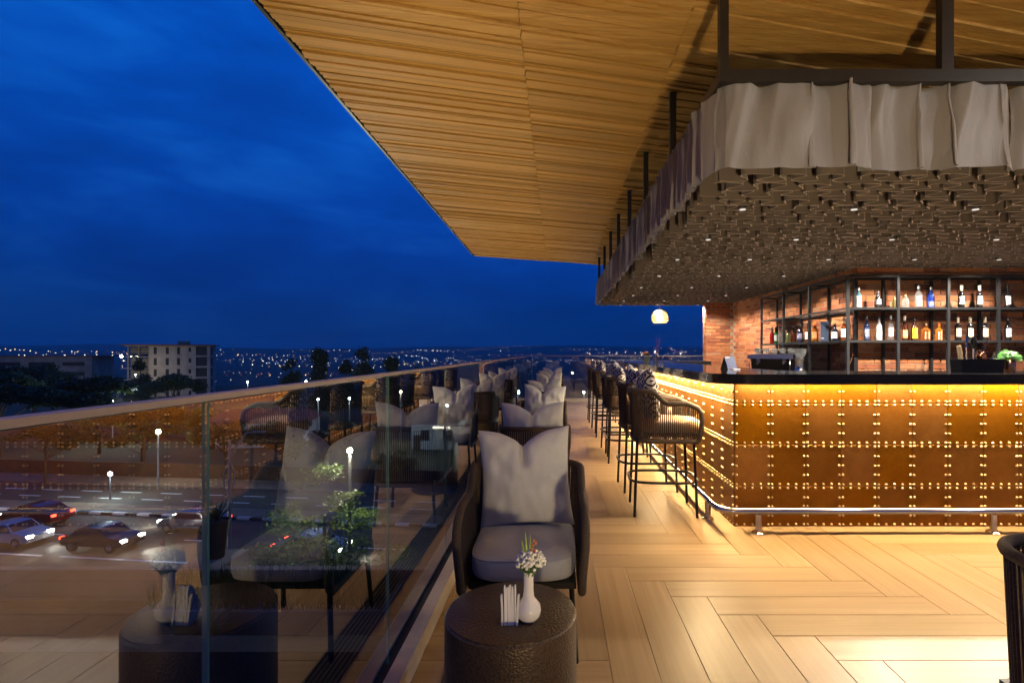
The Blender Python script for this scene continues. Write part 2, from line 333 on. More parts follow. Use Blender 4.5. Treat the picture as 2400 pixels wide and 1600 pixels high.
# ================================================================== mesh builder
class MB:
    def __init__(s): s.v = []; s.f = []; s.m = []
    def add(s, vs, fs, m=0):
        o = len(s.v); s.v += [tuple(p) for p in vs]; s.f += [tuple(i + o for i in f) for f in fs]; s.m += [m] * len(fs); return s
    def box(s, c, d, rz=0.0, m=0, mat=None):
        x, y, z = d[0] / 2, d[1] / 2, d[2] / 2
        vs = [Vector((a, b, e)) for a in (-x, x) for b in (-y, y) for e in (-z, z)]
        if mat is not None: vs = [mat @ p for p in vs]
        elif rz: vs = [Matrix.Rotation(rz, 3, 'Z') @ p for p in vs]
        vs = [p + Vector(c) for p in vs]
        return s.add(vs, [(0, 1, 3, 2), (4, 6, 7, 5), (0, 4, 5, 1), (2, 3, 7, 6), (0, 2, 6, 4), (1, 5, 7, 3)], m)
    def tube(s, path, r, n=8, closed=False, m=0, caps=True):
        P = [Vector(p) for p in path]; N = len(P); rings = []
        up = None
        for i in range(N):
            if closed: t = P[(i + 1) % N] - P[i - 1]
            else: t = P[min(i + 1, N - 1)] - P[max(i - 1, 0)]
            t.normalize()
            if up is None:
                up = Vector((0, 0, 1)) if abs(t.z) < 0.9 else Vector((0, 1, 0))
            a = t.cross(up)
            if a.length < 1e-5: a = t.orthogonal()
            a.normalize(); b = a.cross(t).normalized(); up = b
            rr = r[i] if isinstance(r, (list, tuple)) else r
            rings.append([P[i] + (a * cos(2 * pi * k / n) + b * sin(2 * pi * k / n)) * rr for k in range(n)])
        vs = [p for q in rings for p in q]; fs = []
        for i in range(N if closed else N - 1):
            j = (i + 1) % N
            for k in range(n):
                l = (k + 1) % n; fs.append((i * n + k, i * n + l, j * n + l, j * n + k))
        if caps and not closed: fs.append(tuple(range(n))[::-1]); fs.append(tuple((N - 1) * n + k for k in range(n)))
        return s.add(vs, fs, m)
    def lathe(s, prof, n=16, c=(0, 0, 0), m=0, sx=1.0, sy=1.0):
        vs = []; fs = []
        for r, z in prof:
            for k in range(n): vs.append((c[0] + r * cos(2 * pi * k / n) * sx, c[1] + r * sin(2 * pi * k / n) * sy, c[2] + z))
        for i in range(len(prof) - 1):
            for k in range(n):
                l = (k + 1) % n; fs.append((i * n + k, i * n + l, (i + 1) * n + l, (i + 1) * n + k))
        fs.append(tuple(range(n))[::-1]); fs.append(tuple((len(prof) - 1) * n + k for k in range(n)))
        return s.add(vs, fs, m)
    def prism(s, poly, z0, z1, m=0):
        n = len(poly); vs = [(x, y, z0) for x, y in poly] + [(x, y, z1) for x, y in poly]
        fs = [tuple(range(n))[::-1], tuple(range(n, 2 * n))] + [(i, (i + 1) % n, (i + 1) % n + n, i + n) for i in range(n)]
        return s.add(vs, fs, m)
    def grid(s, fn, nu, nv, m=0, closed_u=False):
        vs = [fn(i / (nu if closed_u else nu - 1), j / (nv - 1)) for j in range(nv) for i in range(nu)]
        fs = []
        for j in range(nv - 1):
            for i in range(nu if closed_u else nu - 1):
                k = (i + 1) % nu; fs.append((j * nu + i, j * nu + k, (j + 1) * nu + k, (j + 1) * nu + i))
        return s.add(vs, fs, m)
    def quad(s, c, a, b, m=0):
        c, a, b = Vector(c), Vector(a), Vector(b)
        return s.add([c - a - b, c + a - b, c + a + b, c - a + b], [(0, 1, 2, 3)], m)
    def mesh(s, name, mats, smooth=True, angle=40):
        me = bpy.data.meshes.new(name); me.from_pydata(s.v, [], s.f)
        if not isinstance(mats, (list, tuple)): mats = [mats]
        for q in mats: me.materials.append(q)
        if len(mats) > 1: me.polygons.foreach_set('material_index', s.m)
        if smooth:
            me.polygons.foreach_set('use_smooth', [True] * len(me.polygons))
            me.update()
            try: me.set_sharp_from_angle(angle=R(angle))
            except Exception: pass
        me.update(); return me
    def build(s, name, mats, parent=None, smooth=True, angle=40, loc=None):
        return place(s.mesh(name, mats, smooth, angle), name, parent, loc)
def place(me, name, parent=None, loc=None, rot=None, scale=None):
    o = bpy.data.objects.new(name, me); COL.objects.link(o)
    if parent is not None: o.parent = parent
    if loc is not None: o.location = loc
    if rot is not None: o.rotation_euler = rot
    if scale is not None: o.scale = scale
    return o
def tag(o, label=None, cat=None, group=None, kind=None):
    if label: o['label'] = label
    if cat: o['category'] = cat
    if group: o['group'] = group
    if kind: o['kind'] = kind
    return o
def thing(name, label, cat, loc=(0, 0, 0), rz=0.0, group=None):
    o = bpy.data.objects.new(name, None); COL.objects.link(o); o.empty_display_size = 0.1
    o.location = loc; o.rotation_euler = (0, 0, rz)
    return tag(o, label, cat, group)
KIDS = {}
def copy_tree(o, parent=None):
    c = o.copy(); COL.objects.link(c)
    if parent is not None: c.parent = parent
    for ch in [x for x in o.children]: copy_tree(ch, c)
    return c
def lamp(name, kind, loc, energy, color, parent=None, rot=None, **k):
    d = bpy.data.lights.new(name, kind); d.energy = energy; d.color = color
    for a, b in k.items(): setattr(d, a, b)
    o = bpy.data.objects.new(name, d); COL.objects.link(o); o.location = loc
    if rot is not None: o.rotation_euler = rot
    if parent is not None: o.parent = parent
    return o
def nz3(x, y=0.0, z=0.0): return mnoise.noise(Vector((x, y, z)))
def sstep(a, b, x):
    t = max(0.0, min(1.0, (x - a) / (b - a))); return t * t * (3 - 2 * t)

# ================================================================== SETTING: terrace floor
GX = -0.69            # plane of the side glass
YF = 14.45             # plane of the far glass
floor = tag(MB().box((3.39, 5.9, -0.1535), (8.14, 17.4, 0.30)).build('floor', MAT['grout'], smooth=False), kind='structure')
def chamfer_box(lx, ly, lz, c):
    b = MB(); x, y, z = lx / 2, ly / 2, lz
    b.add([(-x, -y, 0), (x, -y, 0), (x, y, 0), (-x, y, 0), (-x, -y, z - c), (x, -y, z - c), (x, y, z - c), (-x, y, z - c),
           (-x + c, -y + c, z), (x - c, -y + c, z), (x - c, y - c, z), (-x + c, y - c, z)],
          [(0, 1, 5, 4), (1, 2, 6, 5), (2, 3, 7, 6), (3, 0, 4, 7), (4, 5, 9, 8), (5, 6, 10, 9), (6, 7, 11, 10), (7, 4, 8, 11), (8, 9, 10, 11)])
    return b
TW, TL, GAP = 0.2, 1.2, 0.0028
FX0, FX1, FY0, FY1 = -0.60, 5.6, -1.4, 14.28
full_tile = chamfer_box(TL - GAP, TW - GAP, 0.010, 0.0012).mesh('tile', MAT['tile'], False)
def add_tile(x0, x1, y0, y1, vertical):
    a0, a1, b0, b1 = max(x0, FX0), min(x1, FX1), max(y0, FY0), min(y1, FY1)
    if a1 - a0 < 0.015 or b1 - b0 < 0.015: return
    if a0 > 1.55 and b0 > 4.25: return
    if a0 > 3.9 and b1 < 1.0: return
    c = ((a0 + a1) / 2, (b0 + b1) / 2, 0.0)
    clipped = abs((a1 - a0) - (x1 - x0)) > 1e-4 or abs((b1 - b0) - (y1 - y0)) > 1e-4
    if clipped:
        lx, ly = (b1 - b0, a1 - a0) if vertical else (a1 - a0, b1 - b0)
        me = chamfer_box(lx - GAP, ly - GAP, 0.010, 0.0012).mesh('tile', MAT['tile'], False)
    else: me = full_tile
    o = place(me, 'tile', floor, (c[0], c[1], c[2] - 0.010 + rnd.uniform(0, 0.0006)), (0, 0, R(90) if vertical else 0))
for i in range(-14, 22):
    for k in range(-90, 90):
        ox = 1.03 + k * TW + i * TL; oy = 2.695 - k * TW + i * TL
        if ox + 2 * TL < FX0 or ox > FX1 + TL or oy < FY0 - TL or oy - 2 * TL > FY1: continue
        add_tile(ox, ox + TL, oy - TW, oy, False)
        add_tile(ox + TL, ox + TL + TW, oy - TW, oy - TW + TL, True)

# ================================================================== glass balustrades
def balustrade(label, along_y, pos, a0, a1, joints, name='glass_balustrade'):
    t = thing(name, label, 'balustrade')
    for p0, p1 in zip(joints[:-1], joints[1:]):
        L = p1 - p0 - 0.006; c = (p0 + p1) / 2; zt, zb = 1.253, -0.04
        b = MB()
        d = (0.011, L, zt - zb) if along_y else (L, 0.011, zt - zb)
        b.box((0, 0, 0), d)
        # faces: 0 -x,1 +x,2 -y,3 +y,4 bottom(-z),5 top
        b.m = [0, 0, 1, 1, 1, 1] if along_y else [1, 1, 0, 0, 1, 1]
        b.build('glass_panel', [MAT['pane'], MAT['pane_edge']], t, False, loc=((pos, c, (zt + zb) / 2) if along_y else (c, pos, (zt + zb) / 2)))
    hl = a1 - a0; hc = (a0 + a1) / 2
    def strip(nm, off, w, z0, z1, mat):
        b = MB(); b.box((0, 0, 0), (w, hl, z1 - z0) if along_y else (hl, w, z1 - z0))
        return b.build(nm, MAT[mat], t, False, loc=((pos + off, hc, (z0 + z1) / 2) if along_y else (hc, pos + off, (z0 + z1) / 2)))
    s = 1 if along_y else -1
    strip('handrail', -s * 0.014, 0.034, 1.2545, 1.2665, 'rail')
    strip('glazing_channel', s * 0.004, 0.046, -0.05, 0.085, 'channel')
    strip('base_trim', s * 0.0585, 0.062, -0.05, 0.095, 'trim')
    return t
J = [1.027 + 1.1 * k for k in range(-3, 12)] + [13.27, 14.39]
bal = balustrade('long frameless glass balustrade with slim metal handrail beside the row of armchairs', True, GX, -2.5, 14.40, J)
JX = [-0.665] + [0.45 + 1.2 * k for k in range(0, 6)]
balustrade('short glass balustrade closing the far end of the terrace, behind the last stools', False, YF, -0.705, 6.45, JX)

# added light line along the outer lip of the handrail, tilted up and outwards to wash the timber roof
b = MB(); nrm = Vector((-1, 0, 1)).normalized(); b.quad((0, 0, 0), (0, 7.6, 0), Vector((1, 0, 1)).normalized() * 0.0075)
b.build('led_strip', MAT['fill_rail_led'], bal, False, loc=(GX - 0.057, 6.4, 1.2525))
MB().box((0, 0, 0), (0.017, 15.3, 0.003), mat=Matrix.Rotation(R(-45), 3, 'Y')).build('fill_led_profile', MAT['channel'], bal, False, loc=(GX - 0.0555, 6.4, 1.2510))
# slotted drain in the floor under the armchairs
gr = thing('drain_grate', 'dark slotted linear drain grate let into the tiles under the row of armchairs', 'drain grate', (-0.40, 6.0, 0.001))
MB().box((0, 0, 0), (0.15, 15.9, 0.002)).build('tray', MAT['opening'], gr, False)
slat_me = MB().box((0, 0, 0), (0.010, 15.9, 0.006)).mesh('slat', MAT['grate'], False)
for k in range(7): place(slat_me, 'slat', gr, (-0.066 + 0.022 * k, 0, 0.004))
tag(MB().box((-0.81, 6.0, -0.25), (0.14, 17.0, 0.29)).build('outer_ledge', MAT['ledge'], smooth=False), kind='structure')

# ================================================================== timber soffit
DX = Vector((1, 0.2, -0.037)).normalized()
XL = -2.12
ceil = tag(MB().add([(XL, 13.35 - 17.5, 3.86), (9.0, 15.57 - 17.5, 3.45), (9.0, 15.57, 3.45), (XL, 13.35, 3.86),
                     (XL, 13.35 - 17.5, 4.06), (9.0, 15.57 - 17.5, 3.65), (9.0, 15.57, 3.65), (XL, 13.35, 4.06)],
                    [(0, 3, 2, 1), (4, 5, 6, 7), (0, 1, 5, 4), (1, 2, 6, 5), (2, 3, 7, 6), (3, 0, 4, 7)]).build('ceiling', MAT['soffit_back'], smooth=False), kind='structure')
plank_me = MB().box((0, 0, 0), (1, 1, 1)).mesh('plank', MAT['soffit'], False)
ang = atan2(DX.y, DX.x); tilt = math.asin(-DX.z)
prot = Matrix.Rotation(ang, 4, 'Z') @ Matrix.Rotation(tilt, 4, 'Y')
peul = prot.to_euler()
segs = [(XL + 0.03, -0.272), (-0.268, 0.928), (0.932, 8.9)]
y = 13.31; row = 0; npl = 0; near_b = MB()
while y > -3.9:
    w = rnd.choice((0.03, 0.04, 0.05, 0.065, 0.08, 0.095))
    yc = y - w / 2
    for (xa, xb) in segs:
        x = (xa + xb) / 2; L = (xb - xa) * sqrt(1 + 0.04 + 0.00137)
        drop = rnd.choice((0.0, 0.0, 0.004, 0.009, 0.015, 0.021))
        cx, cy, cz = x, yc + 0.2 * (x - XL), 3.86 - 0.037 * (x - XL) - 0.022 - drop
        if 2.2 < yc < 9.6 and npl < 298:
            npl += 1
            place(plank_me, 'plank', ceil, (cx, cy, cz), peul, (L, w - 0.009, 0.032))
        else:
            mt = prot.to_3x3()
            near_b.box((cx, cy, cz), (L, w - 0.007, 0.032), mat=mt)
    y -= w; row += 1
tag(near_b.build('plank_rows', MAT['soffit'], ceil, False), kind='stuff')
fa = thing('roof_fascia', 'thin dark metal edge strip along the outer edges of the timber roof', 'fascia')
MB().box((0, 0, 0), (0.03, 17.5, 0.24)).build('side_strip', MAT['steel'], fa, False, loc=(XL - 0.016, 13.35 - 8.75, 3.945))
mt = prot.to_3x3(); b = MB(); b.box((0, 0, 0), (11.3, 0.03, 0.24), mat=mt)
b.build('end_strip', MAT['steel'], fa, False, loc=(XL + 5.55, 13.37 + 1.11, 3.945 - 0.205))

# ================================================================== fabric canopy over the bar
CX, CY0, CY1, CXR = 1.02, 3.30, 13.05, 7.4
ZF, ZH = 3.085, 2.516
can = thing('fabric_canopy', 'grey ruffled fabric canopy on a black steel frame hanging above the bar', 'canopy')
b = MB(); b.box(((CX + CXR) / 2, CY0, ZF), (CXR - CX, 0.06, 0.078)); b.build('front_beam', MAT['steel'], can, False)
b = MB(); b.box((CX + 0.03, (CY0 + 0.031 + CY1) / 2, ZF), (0.058, CY1 - CY0 - 0.031, 0.074)); b.build('side_beam', MAT['steel'], can, False)
b = MB(); b.box(((CX + CXR) / 2 + 0.04, CY1, ZF), (CXR - CX - 0.1, 0.06, 0.074)); b.build('back_beam', MAT['steel'], can, False)
def ceil_z(x): return 3.86 - 0.037 * (x - XL) - 0.02
for yy in (CY0, 4.74, 6.17, 7.56, 8.9, 10.2, 11.5, 12.95):
    z1 = ceil_z(CX); b = MB(); b.box((0, 0, 0), (0.055, 0.055, z1 - ZF - 0.04)); b.build('post', MAT['steel'], can, False, loc=(CX + 0.03, yy, (z1 + ZF + 0.04) / 2))
for xx in (2.45, 3.88, 5.3, 6.7):
    z1 = ceil_z(xx)
    for yy in (CY0,):
        b = MB(); b.box((0, 0, 0), (0.075, 0.055, z1 - ZF - 0.04)); b.build('post', MAT['steel'], can, False, loc=(xx, yy, (z1 + ZF + 0.04) / 2))
for yy in (4.9, 6.4, 7.9, 9.4, 10.9, 12.3):
    b = MB(); b.box(((CX + CXR) / 2 + 0.06, yy, ZF + 0.005), (CXR - CX - 0.12, 0.04, 0.04)); b.build('cross_bar', MAT['steel'], can, False)
# valance pieces along the front: each hangs from the beam with its own pleats
def valance(x0, x1, ybase, folds, seed, ztop=3.052, zbot=ZH, along_y=False, flare=0.0):
    n = max(24, int((x1 - x0) * 95)); nv = 15; rr = random.Random(seed); ph = rr.uniform(0, 9)
    def fn(u, v):
        z = ztop + (zbot - ztop) * v
        s = x0 + (x1 - x0) * u
        off = 0.0; sx = 0.0
        for (fx, wd, am, hook) in folds:
            d = (s - fx) / wd
            g = exp(-d * d)
            amp = am * (0.55 + 0.45 * v) + (0.35 * am if v < 0.18 else 0.0) * (1 - v / 0.18)
            off += -amp * g
            sx += hook * wd * g * d * (1.0 + 0.5 * v)
        kk = 0.35 if along_y else 1.0
        off += 0.024 * kk * (abs(nz3(s * 6.5 + v * 0.8 + ph, 2.2 + v * 0.5)) * 2.2 - 0.5)
        off += kk * 0.042 * nz3(s * 3.1 + ph, v * 0.9) + kk * 0.030 * nz3(s * 8 + ph, v * 0.8) + 0.006 * nz3(s * 17 + ph, v * 1.3)
        off += 0.016 * nz3(s * 11 + v * 2.5 + ph, 4.4 + v) * max(0.0, 1 - v / 0.45)
        edge = min(u, 1 - u) * (x1 - x0)
        off += 0.055 * exp(-(edge / 0.035) ** 2)
        fl = flare * (u - 0.5) * v
        zz = z + (0.010 * nz3(s * 6, 3.3 + ph) if v > 0.98 or v < 0.02 else 0) + (0.018 * nz3(s * 4.0 + ph, 8) if v < 0.02 else 0)
        zz += 0.006 * sin(s * 9 + ph) * (v > 0.95)
        a = s + sx + fl
        return (a, ybase + off, zz) if not along_y else (ybase + off, a, zz)
    b = MB(); b.grid(fn, n, nv); return b
pieces = [(1.035, 2.02, [(1.50, 0.05, 0.018, 0.0), (1.60, 0.07, 0.05, -1.4), (1.73, 0.055, -0.03, 0.6), (1.83, 0.05, 0.055, -1.6), (1.95, 0.04, -0.03, 0)], 0.04),
          (1.99, 2.56, [(2.29, 0.05, 0.05, -1.5), (2.39, 0.04, -0.045, 1.0), (2.47, 0.045, 0.05, -1.3)], 0.09),
          (2.50, 2.90, [(2.80, 0.05, 0.03, -1.2)], 0.10), (2.93, 3.62, [(3.05, 0.03, -0.02, 0.5), (3.42, 0.06, 0.05, -1.5)], 0.06),
          (3.55, 4.3, [(3.8, 0.05, 0.05, -1.4), (4.0, 0.05, -0.04, 1.0)], 0.07), (4.25, 5.0, [(4.5, 0.05, 0.05, -1.4)], 0.05), (4.95, 6.1, [(5.3, 0.05, 0.05, -1.4), (5.7, 0.06, 0.05, -1.3)], 0.05), (6.05, 7.4, [(6.6, 0.06, 0.05, -1.3)], 0.05)]
for i, (a, c, fo, fl) in enumerate(pieces):
    valance(a, c, CY0 + 0.006 + 0.018 * (i % 2), fo, 11 + i, flare=fl).build('valance_cloth', MAT['valance'], can, angle=80)
ys = CY0 + 0.04; i = 0
while ys < CY1 - 0.05:
    L = rnd.uniform(0.9, 1.5); ye = min(ys + L, CY1); fo = []; s = ys + 0.05
    while s < ye:
        fo.append((s, rnd.uniform(0.022, 0.04), rnd.choice((0.03, 0.045, -0.02, 0.055)), rnd.choice((0, -1.2, -0.8)))); s += rnd.uniform(0.07, 0.17)
    valance(ys - 0.02, ye, CX - 0.012 - 0.014 * (i % 2), fo, 40 + i, ztop=3.045 - rnd.uniform(0, .02), along_y=True, flare=0.03).build('valance_cloth', MAT['valance'], can, angle=80)
    ys = ye; i += 1
# rippling strips under the canopy
def strip_mesh(seed, x0, x1, depth, lam0):
    rr = random.Random(seed); b = MB(); pts = []; ph = rr.uniform(0, 6.28); u = x0; o1 = rr.uniform(0, 99)
    step = 0.011
    while u < x1:
        k = 1.0 + 0.45 * nz3(u * 2.3 + o1, 1.7)
        ph += 2 * pi * step / (lam0 * k)
        amp = 0.088 * (1 + 0.5 * nz3(u * 1.9 + o1, 7.7))
        pts.append((u - 0.24 * lam0 * sin(2 * ph) * (0.85 + 0.4 * nz3(u * 1.3, o1)) + 0.0, amp * sin(ph) + 0.012 * nz3(u * 9, o1)))
        u += step
    n = len(pts)
    vs = [(x, y, 0) for x, y in pts] + [(x + 0.01, y * 0.8, -depth + 0.007 * nz3(x * 5, o1)) for x, y in pts]
    b.add(vs, [(i, i + 1, i + 1 + n, i + n) for i in range(n - 1)])
    hem = []
    for i in range(n):
        p, q = pts[max(i - 1, 0)], pts[min(i + 1, n - 1)]; t = Vector((q[0] - p[0], q[1] - p[1])); t = t.normalized() if t.length > 1e-9 else Vector((1, 0)); x, y, z = vs[n + i]
        hem += [(x - t.y * 0.0035, y + t.x * 0.0035, z), (x + t.y * 0.0035, y - t.x * 0.0035, z)]
    b.add([(x, y, z - 0.0015) for x, y, z in hem], [(2 * i, 2 * i + 1, 2 * i + 3, 2 * i + 2) for i in range(n - 1)], 1); return b
sy = CY0 + 0.19; k = 0
variants = [strip_mesh(100 + q, CX + 0.10, 6.6, 0.40, 0.285).mesh('fabric_strip', [MAT['ripple'], MAT['hem']], True, 80) for q in range(9)]
while sy < CY1 - 0.03:
    o = place(variants[k % 9], 'fabric_strip', can, (rnd.uniform(-0.01, 0.03), sy, ZH + 0.39 + rnd.uniform(0, 0.02)))
    sy += 0.192 * rnd.uniform(0.9, 1.1); k += 1
# downlights in the cloth
dl_me = MB().lathe([(0.034, 0.0), (0.036, 0.10), (0.0005, 0.101)], 12).mesh('housing', MAT['chrome2'])
dd_me = MB().lathe([(0.024, -0.004), (0.024, -0.001)], 12).mesh('lens', MAT['disc'])
rows_y = (4.22, 5.35, 6.50, 7.9, 9.3, 10.6, 11.7, 12.7); rows_x = (1.50, 2.40, 3.38, 4.45, 5.5)
ordn = ['first', 'second', 'third', 'fourth', 'fifth', 'sixth', 'seventh', 'last']
ordx = ['first from the left', 'second from the left', 'third from the left', 'fourth from the left', 'fifth from the left']
for j, yy in enumerate(rows_y):
    for i, xx in enumerate(rows_x):
        if yy > 7.0 and xx > 4.1: continue
        t = thing('downlight', 'lit downlight in the fabric, %s row counted from the front, %s' % (ordn[j], ordx[i]), 'downlight', (xx + 0.05 * (j % 2), yy, ZH - 0.012), 0, 'downlights among the fabric ripples')
        place(dl_me, 'housing', t); place(dd_me, 'lens', t)
        near_wall = (yy > 5.0 and yy < 7.0 and xx > 3.0) or (xx > 3.2 and yy > 7.0)
        lamp('downlight_beam', 'SPOT', (0, 0, -0.02), DOWN_W * ((4.2 if yy < 6.0 else 2.4 if yy < 7.0 else 1.8) if near_wall else 1.0), WARM2, t, spot_size=R(150 if near_wall else 84), spot_blend=0.5, shadow_soft_size=0.03)

# ================================================================== the bar
BX, BY, BZ = 1.383, 4.07, 1.114
bar = thing('bar_counter', 'copper clad bar with brass rivets, black stone top and warm strip light', 'bar counter')
b = MB(); b.box(((BX + 0.004 + 5.4) / 2, BY + 0.28, 0.555), (5.4 - BX - 0.004, 0.55, 1.10))
b.box((BX + 0.28, (BY + 0.56 + 10.42) / 2, 0.555), (0.55, 10.42 - BY - 0.56, 1.10)); b.box((2.4, 10.1, 0.53), (0.9, 0.6, 1.05))
b.build('carcass', MAT['core'], bar, False)
def rounded_slab():
    x0, y0, x1, y1, wy, wx = 1.18, 3.85, 5.6, 4.62, 10.6, 1.98
    pts = []; r = 0.30
    def arc(cx, cy, a0, a1, rr, n=10):
        for q in range(n + 1):
            a = a0 + (a1 - a0) * q / n; pts.append((cx + rr * cos(a), cy + rr * sin(a)))
    arc(x0 + r, y0 + r, pi, 1.5 * pi, r)
    pts.append((x1, y0)); pts.append((x1, y1)); arc(wx + 0.1, y1 + 0.1, 1.5 * pi, pi, 0.1, 4)
    arc(wx + 0.1, 9.82 - 0.1, pi, 0.5 * pi, 0.1, 4); pts.append((2.9, 9.82)); pts.append((2.9, wy)); arc(x0 + 0.2, wy - 0.2, 0.5 * pi, pi, 0.2, 6)
    return pts
poly = rounded_slab()
b = MB(); b.prism(poly, BZ, 1.190)
cx_ = sum(p[0] for p in poly) / len(poly)
b.build('counter_top', MAT['granite'], bar, True, 30)
pw = 0.276
ZR = [0.0, 0.31, 0.632, 0.955, 1.110]
pm = {}
def panel_mesh(w, h):
    if (w, h) not in pm:
        q = MB(); c = 0.0012; x, z = w / 2 - 0.0009, h / 2 - 0.0009; d = 0.006
        q.add([(-x, d, -z), (x, d, -z), (x, d, z), (-x, d, z), (-x, c, -z), (x, c, -z), (x, c, z), (-x, c, z), (-x + c, 0, -z + c), (x - c, 0, -z + c), (x - c, 0, z - c), (-x + c, 0, z - c)],
              [(0, 1, 5, 4), (1, 2, 6, 5), (2, 3, 7, 6), (3, 0, 4, 7), (4, 5, 9, 8), (5, 6, 10, 9), (6, 7, 11, 10), (7, 4, 8, 11), (8, 9, 10, 11)])
        pm[(w, h)] = q.mesh('copper_panel', MAT['panel'], False)
    return pm[(w, h)]
rv = MB()
def rivet(c, nrm):
    # small dome
    n = Vector(nrm); a = n.orthogonal().normalized(); bb = n.cross(a); C = Vector(c); r = 0.0104; vs = []; N = 8
    C = C + a * rnd.uniform(-.0012, .0012) + bb * rnd.uniform(-.0012, .0012)
    for (q, h) in ((1.0, 0.0), (0.86, 0.0052), (0.5, 0.009)):
        vs += [C + (a * cos(2 * pi * k / N) + bb * sin(2 * pi * k / N)) * r * q + n * h for k in range(N)]
    vs.append(C + n * 0.0105); fs = []
    for l in range(2):
        for k in range(N): fs.append((l * N + k, l * N + (k + 1) % N, (l + 1) * N + (k + 1) % N, (l + 1) * N + k))
    fs += [(2 * N + k, 2 * N + (k + 1) % N, 3 * N) for k in range(N)]
    rv.add(vs, fs)
def clad(ncol, P, rot, nrm):
    """P(s, z) gives the world point at distance s along this face"""
    for c in range(ncol):
        for r in range(4):
            w, h = pw, ZR[r + 1] - ZR[r]
            o = place(panel_mesh(w, h), 'copper_panel', bar, P((c + 0.5) * pw, (ZR[r] + ZR[r + 1]) / 2), (0, 0, rot))
        for sside in (0.0145, pw - 0.0145):
            s = c * pw + sside
            zs = []
            for r in range(4):
                lo, hi = ZR[r], ZR[r + 1]
                if r < 3: zs += [lo + 0.016] + [lo + (hi - lo) * f for f in (0.275, 0.5, 0.725)] + [hi - 0.013]
                else: zs += [lo + 0.016, lo + 0.092]
            for z in zs: rivet(P(s, z), nrm)
        for z in [ZR[1] + 0.016, ZR[1] - 0.013, ZR[2] + 0.016, ZR[2] - 0.013, ZR[3] + 0.016, ZR[3] - 0.013, 0.016]:
            for f in (0.27, 0.5, 0.73): rivet(P(c * pw + pw * f, z), nrm)
clad(15, lambda s, z: (BX + s, BY - 0.006, z), 0.0, (0, -1, 0))
clad(23, lambda s, z: (BX - 0.006, BY + s, z), R(-90), (-1, 0, 0))
tag(rv.build('rivets', MAT['brass'], bar, angle=70), kind='stuff')
b = MB(); b.quad(((BX + 5.5) / 2 + 0.03, BY - 0.12, BZ - 0.003), ((5.5 - BX - 0.06) / 2, 0, 0), (0, -0.010, 0)); b.quad((BX - 0.12, (BY + 10.4) / 2 + 0.03, BZ - 0.003), (0.017, 0, 0), (0, -(10.4 - BY - 0.06) / 2, 0))
b.build('led_strip', MAT['led'], bar, False)
# foot rail
fr = thing('foot_rail', 'polished steel foot rail on short posts running round the bar base', 'foot rail')
FRX, FRY, FRZ = 1.225, 3.915, 0.165
path = [(5.6, FRY, FRZ), (2.0, FRY, FRZ), (FRX + 0.12, FRY, FRZ)]
for q in range(1, 8):
    a = -pi / 2 - (pi / 2) * q / 8; path.append((FRX + 0.12 + 0.12 * cos(a), FRY + 0.12 + 0.12 * sin(a), FRZ))
path += [(FRX, FRY + 0.12, FRZ), (FRX, 10.4, FRZ)]
MB().tube(path, 0.0255, 14).build('rail_tube', MAT['chrome'], fr)
fp_me = MB().lathe([(0.023, 0.012), (0.023, 0.142)], 12).mesh('post', MAT['chrome'])
fl_me = MB().lathe([(0.047, 0.0), (0.047, 0.010), (0.030, 0.022), (0.024, 0.023)], 16).mesh('flange', MAT['chrome'])
for (px, py) in [(1.51, FRY), (3.27, FRY), (5.0, FRY)] + [(FRX, 4.24 + 1.72 * q) for q in range(4)]:
    p = place(fp_me, 'post', fr, (px, py, 0.0)); place(fl_me, 'flange', p)

# ================================================================== brick walls behind the bar
WX, WY, WYE, WXE = 4.17, 7.25, 12.4, 3.54
BL, BH, BG_ = 0.230, 0.079, 0.011
br_me = chamfer_box(BL - BG_, BH - BG_, 0.016, 0.002).mesh('brick', MAT['brick'], False)
hb_me = chamfer_box(BL / 2 - BG_, BH - BG_, 0.016, 0.002).mesh('brick', MAT['brick'], False)
wall = thing('brick_wall', 'long red brick wall behind the bottle shelves', 'brick wall')
b = MB(); b.box(((WX + 0.012 + 8.6) / 2, WY + 0.16, 1.30), (8.6 - WX - 0.012, 0.296, 2.58)); b.box((WX + 0.16, (WY + 0.308 + WYE) / 2, 1.30), (0.296, WYE - WY - 0.308, 2.58))
b.build('mortar_core', MAT['mortar'], wall, False)
rest = MB(); nb = 0
def brick(parent, s, z, half, face, asobj=True):
    L = BL / 2 if half else BL
    jz = rnd.uniform(0, 0.004)
    if face == 'front': M_ = Matrix.Translation((s, WY + 0.012 + 0.004 - jz, z)) @ Matrix.Rotation(R(90), 4, 'X')
    elif face == 'side': M_ = Matrix.Translation((WX + 0.012 + 0.004 - jz, s, z)) @ Matrix.Rotation(R(-90), 4, 'Z') @ Matrix.Rotation(R(90), 4, 'X')
    elif face == 'wing': M_ = Matrix.Translation((s, WYE + 0.012 + 0.004 - jz, z)) @ Matrix.Rotation(R(90), 4, 'X')
    elif face == 'end': M_ = Matrix.Translation((WXE + 0.012 + 0.004 - jz, s, z)) @ Matrix.Rotation(R(-90), 4, 'Z') @ Matrix.Rotation(R(90), 4, 'X')
    if asobj:
        o = place(hb_me if half else br_me, 'brick', parent); o.matrix_local = M_
    else:
        q = chamfer_box(L - BG_, BH - BG_, 0.016, 0.002); rest.add([M_ @ Vector(p) for p in q.v], q.f)
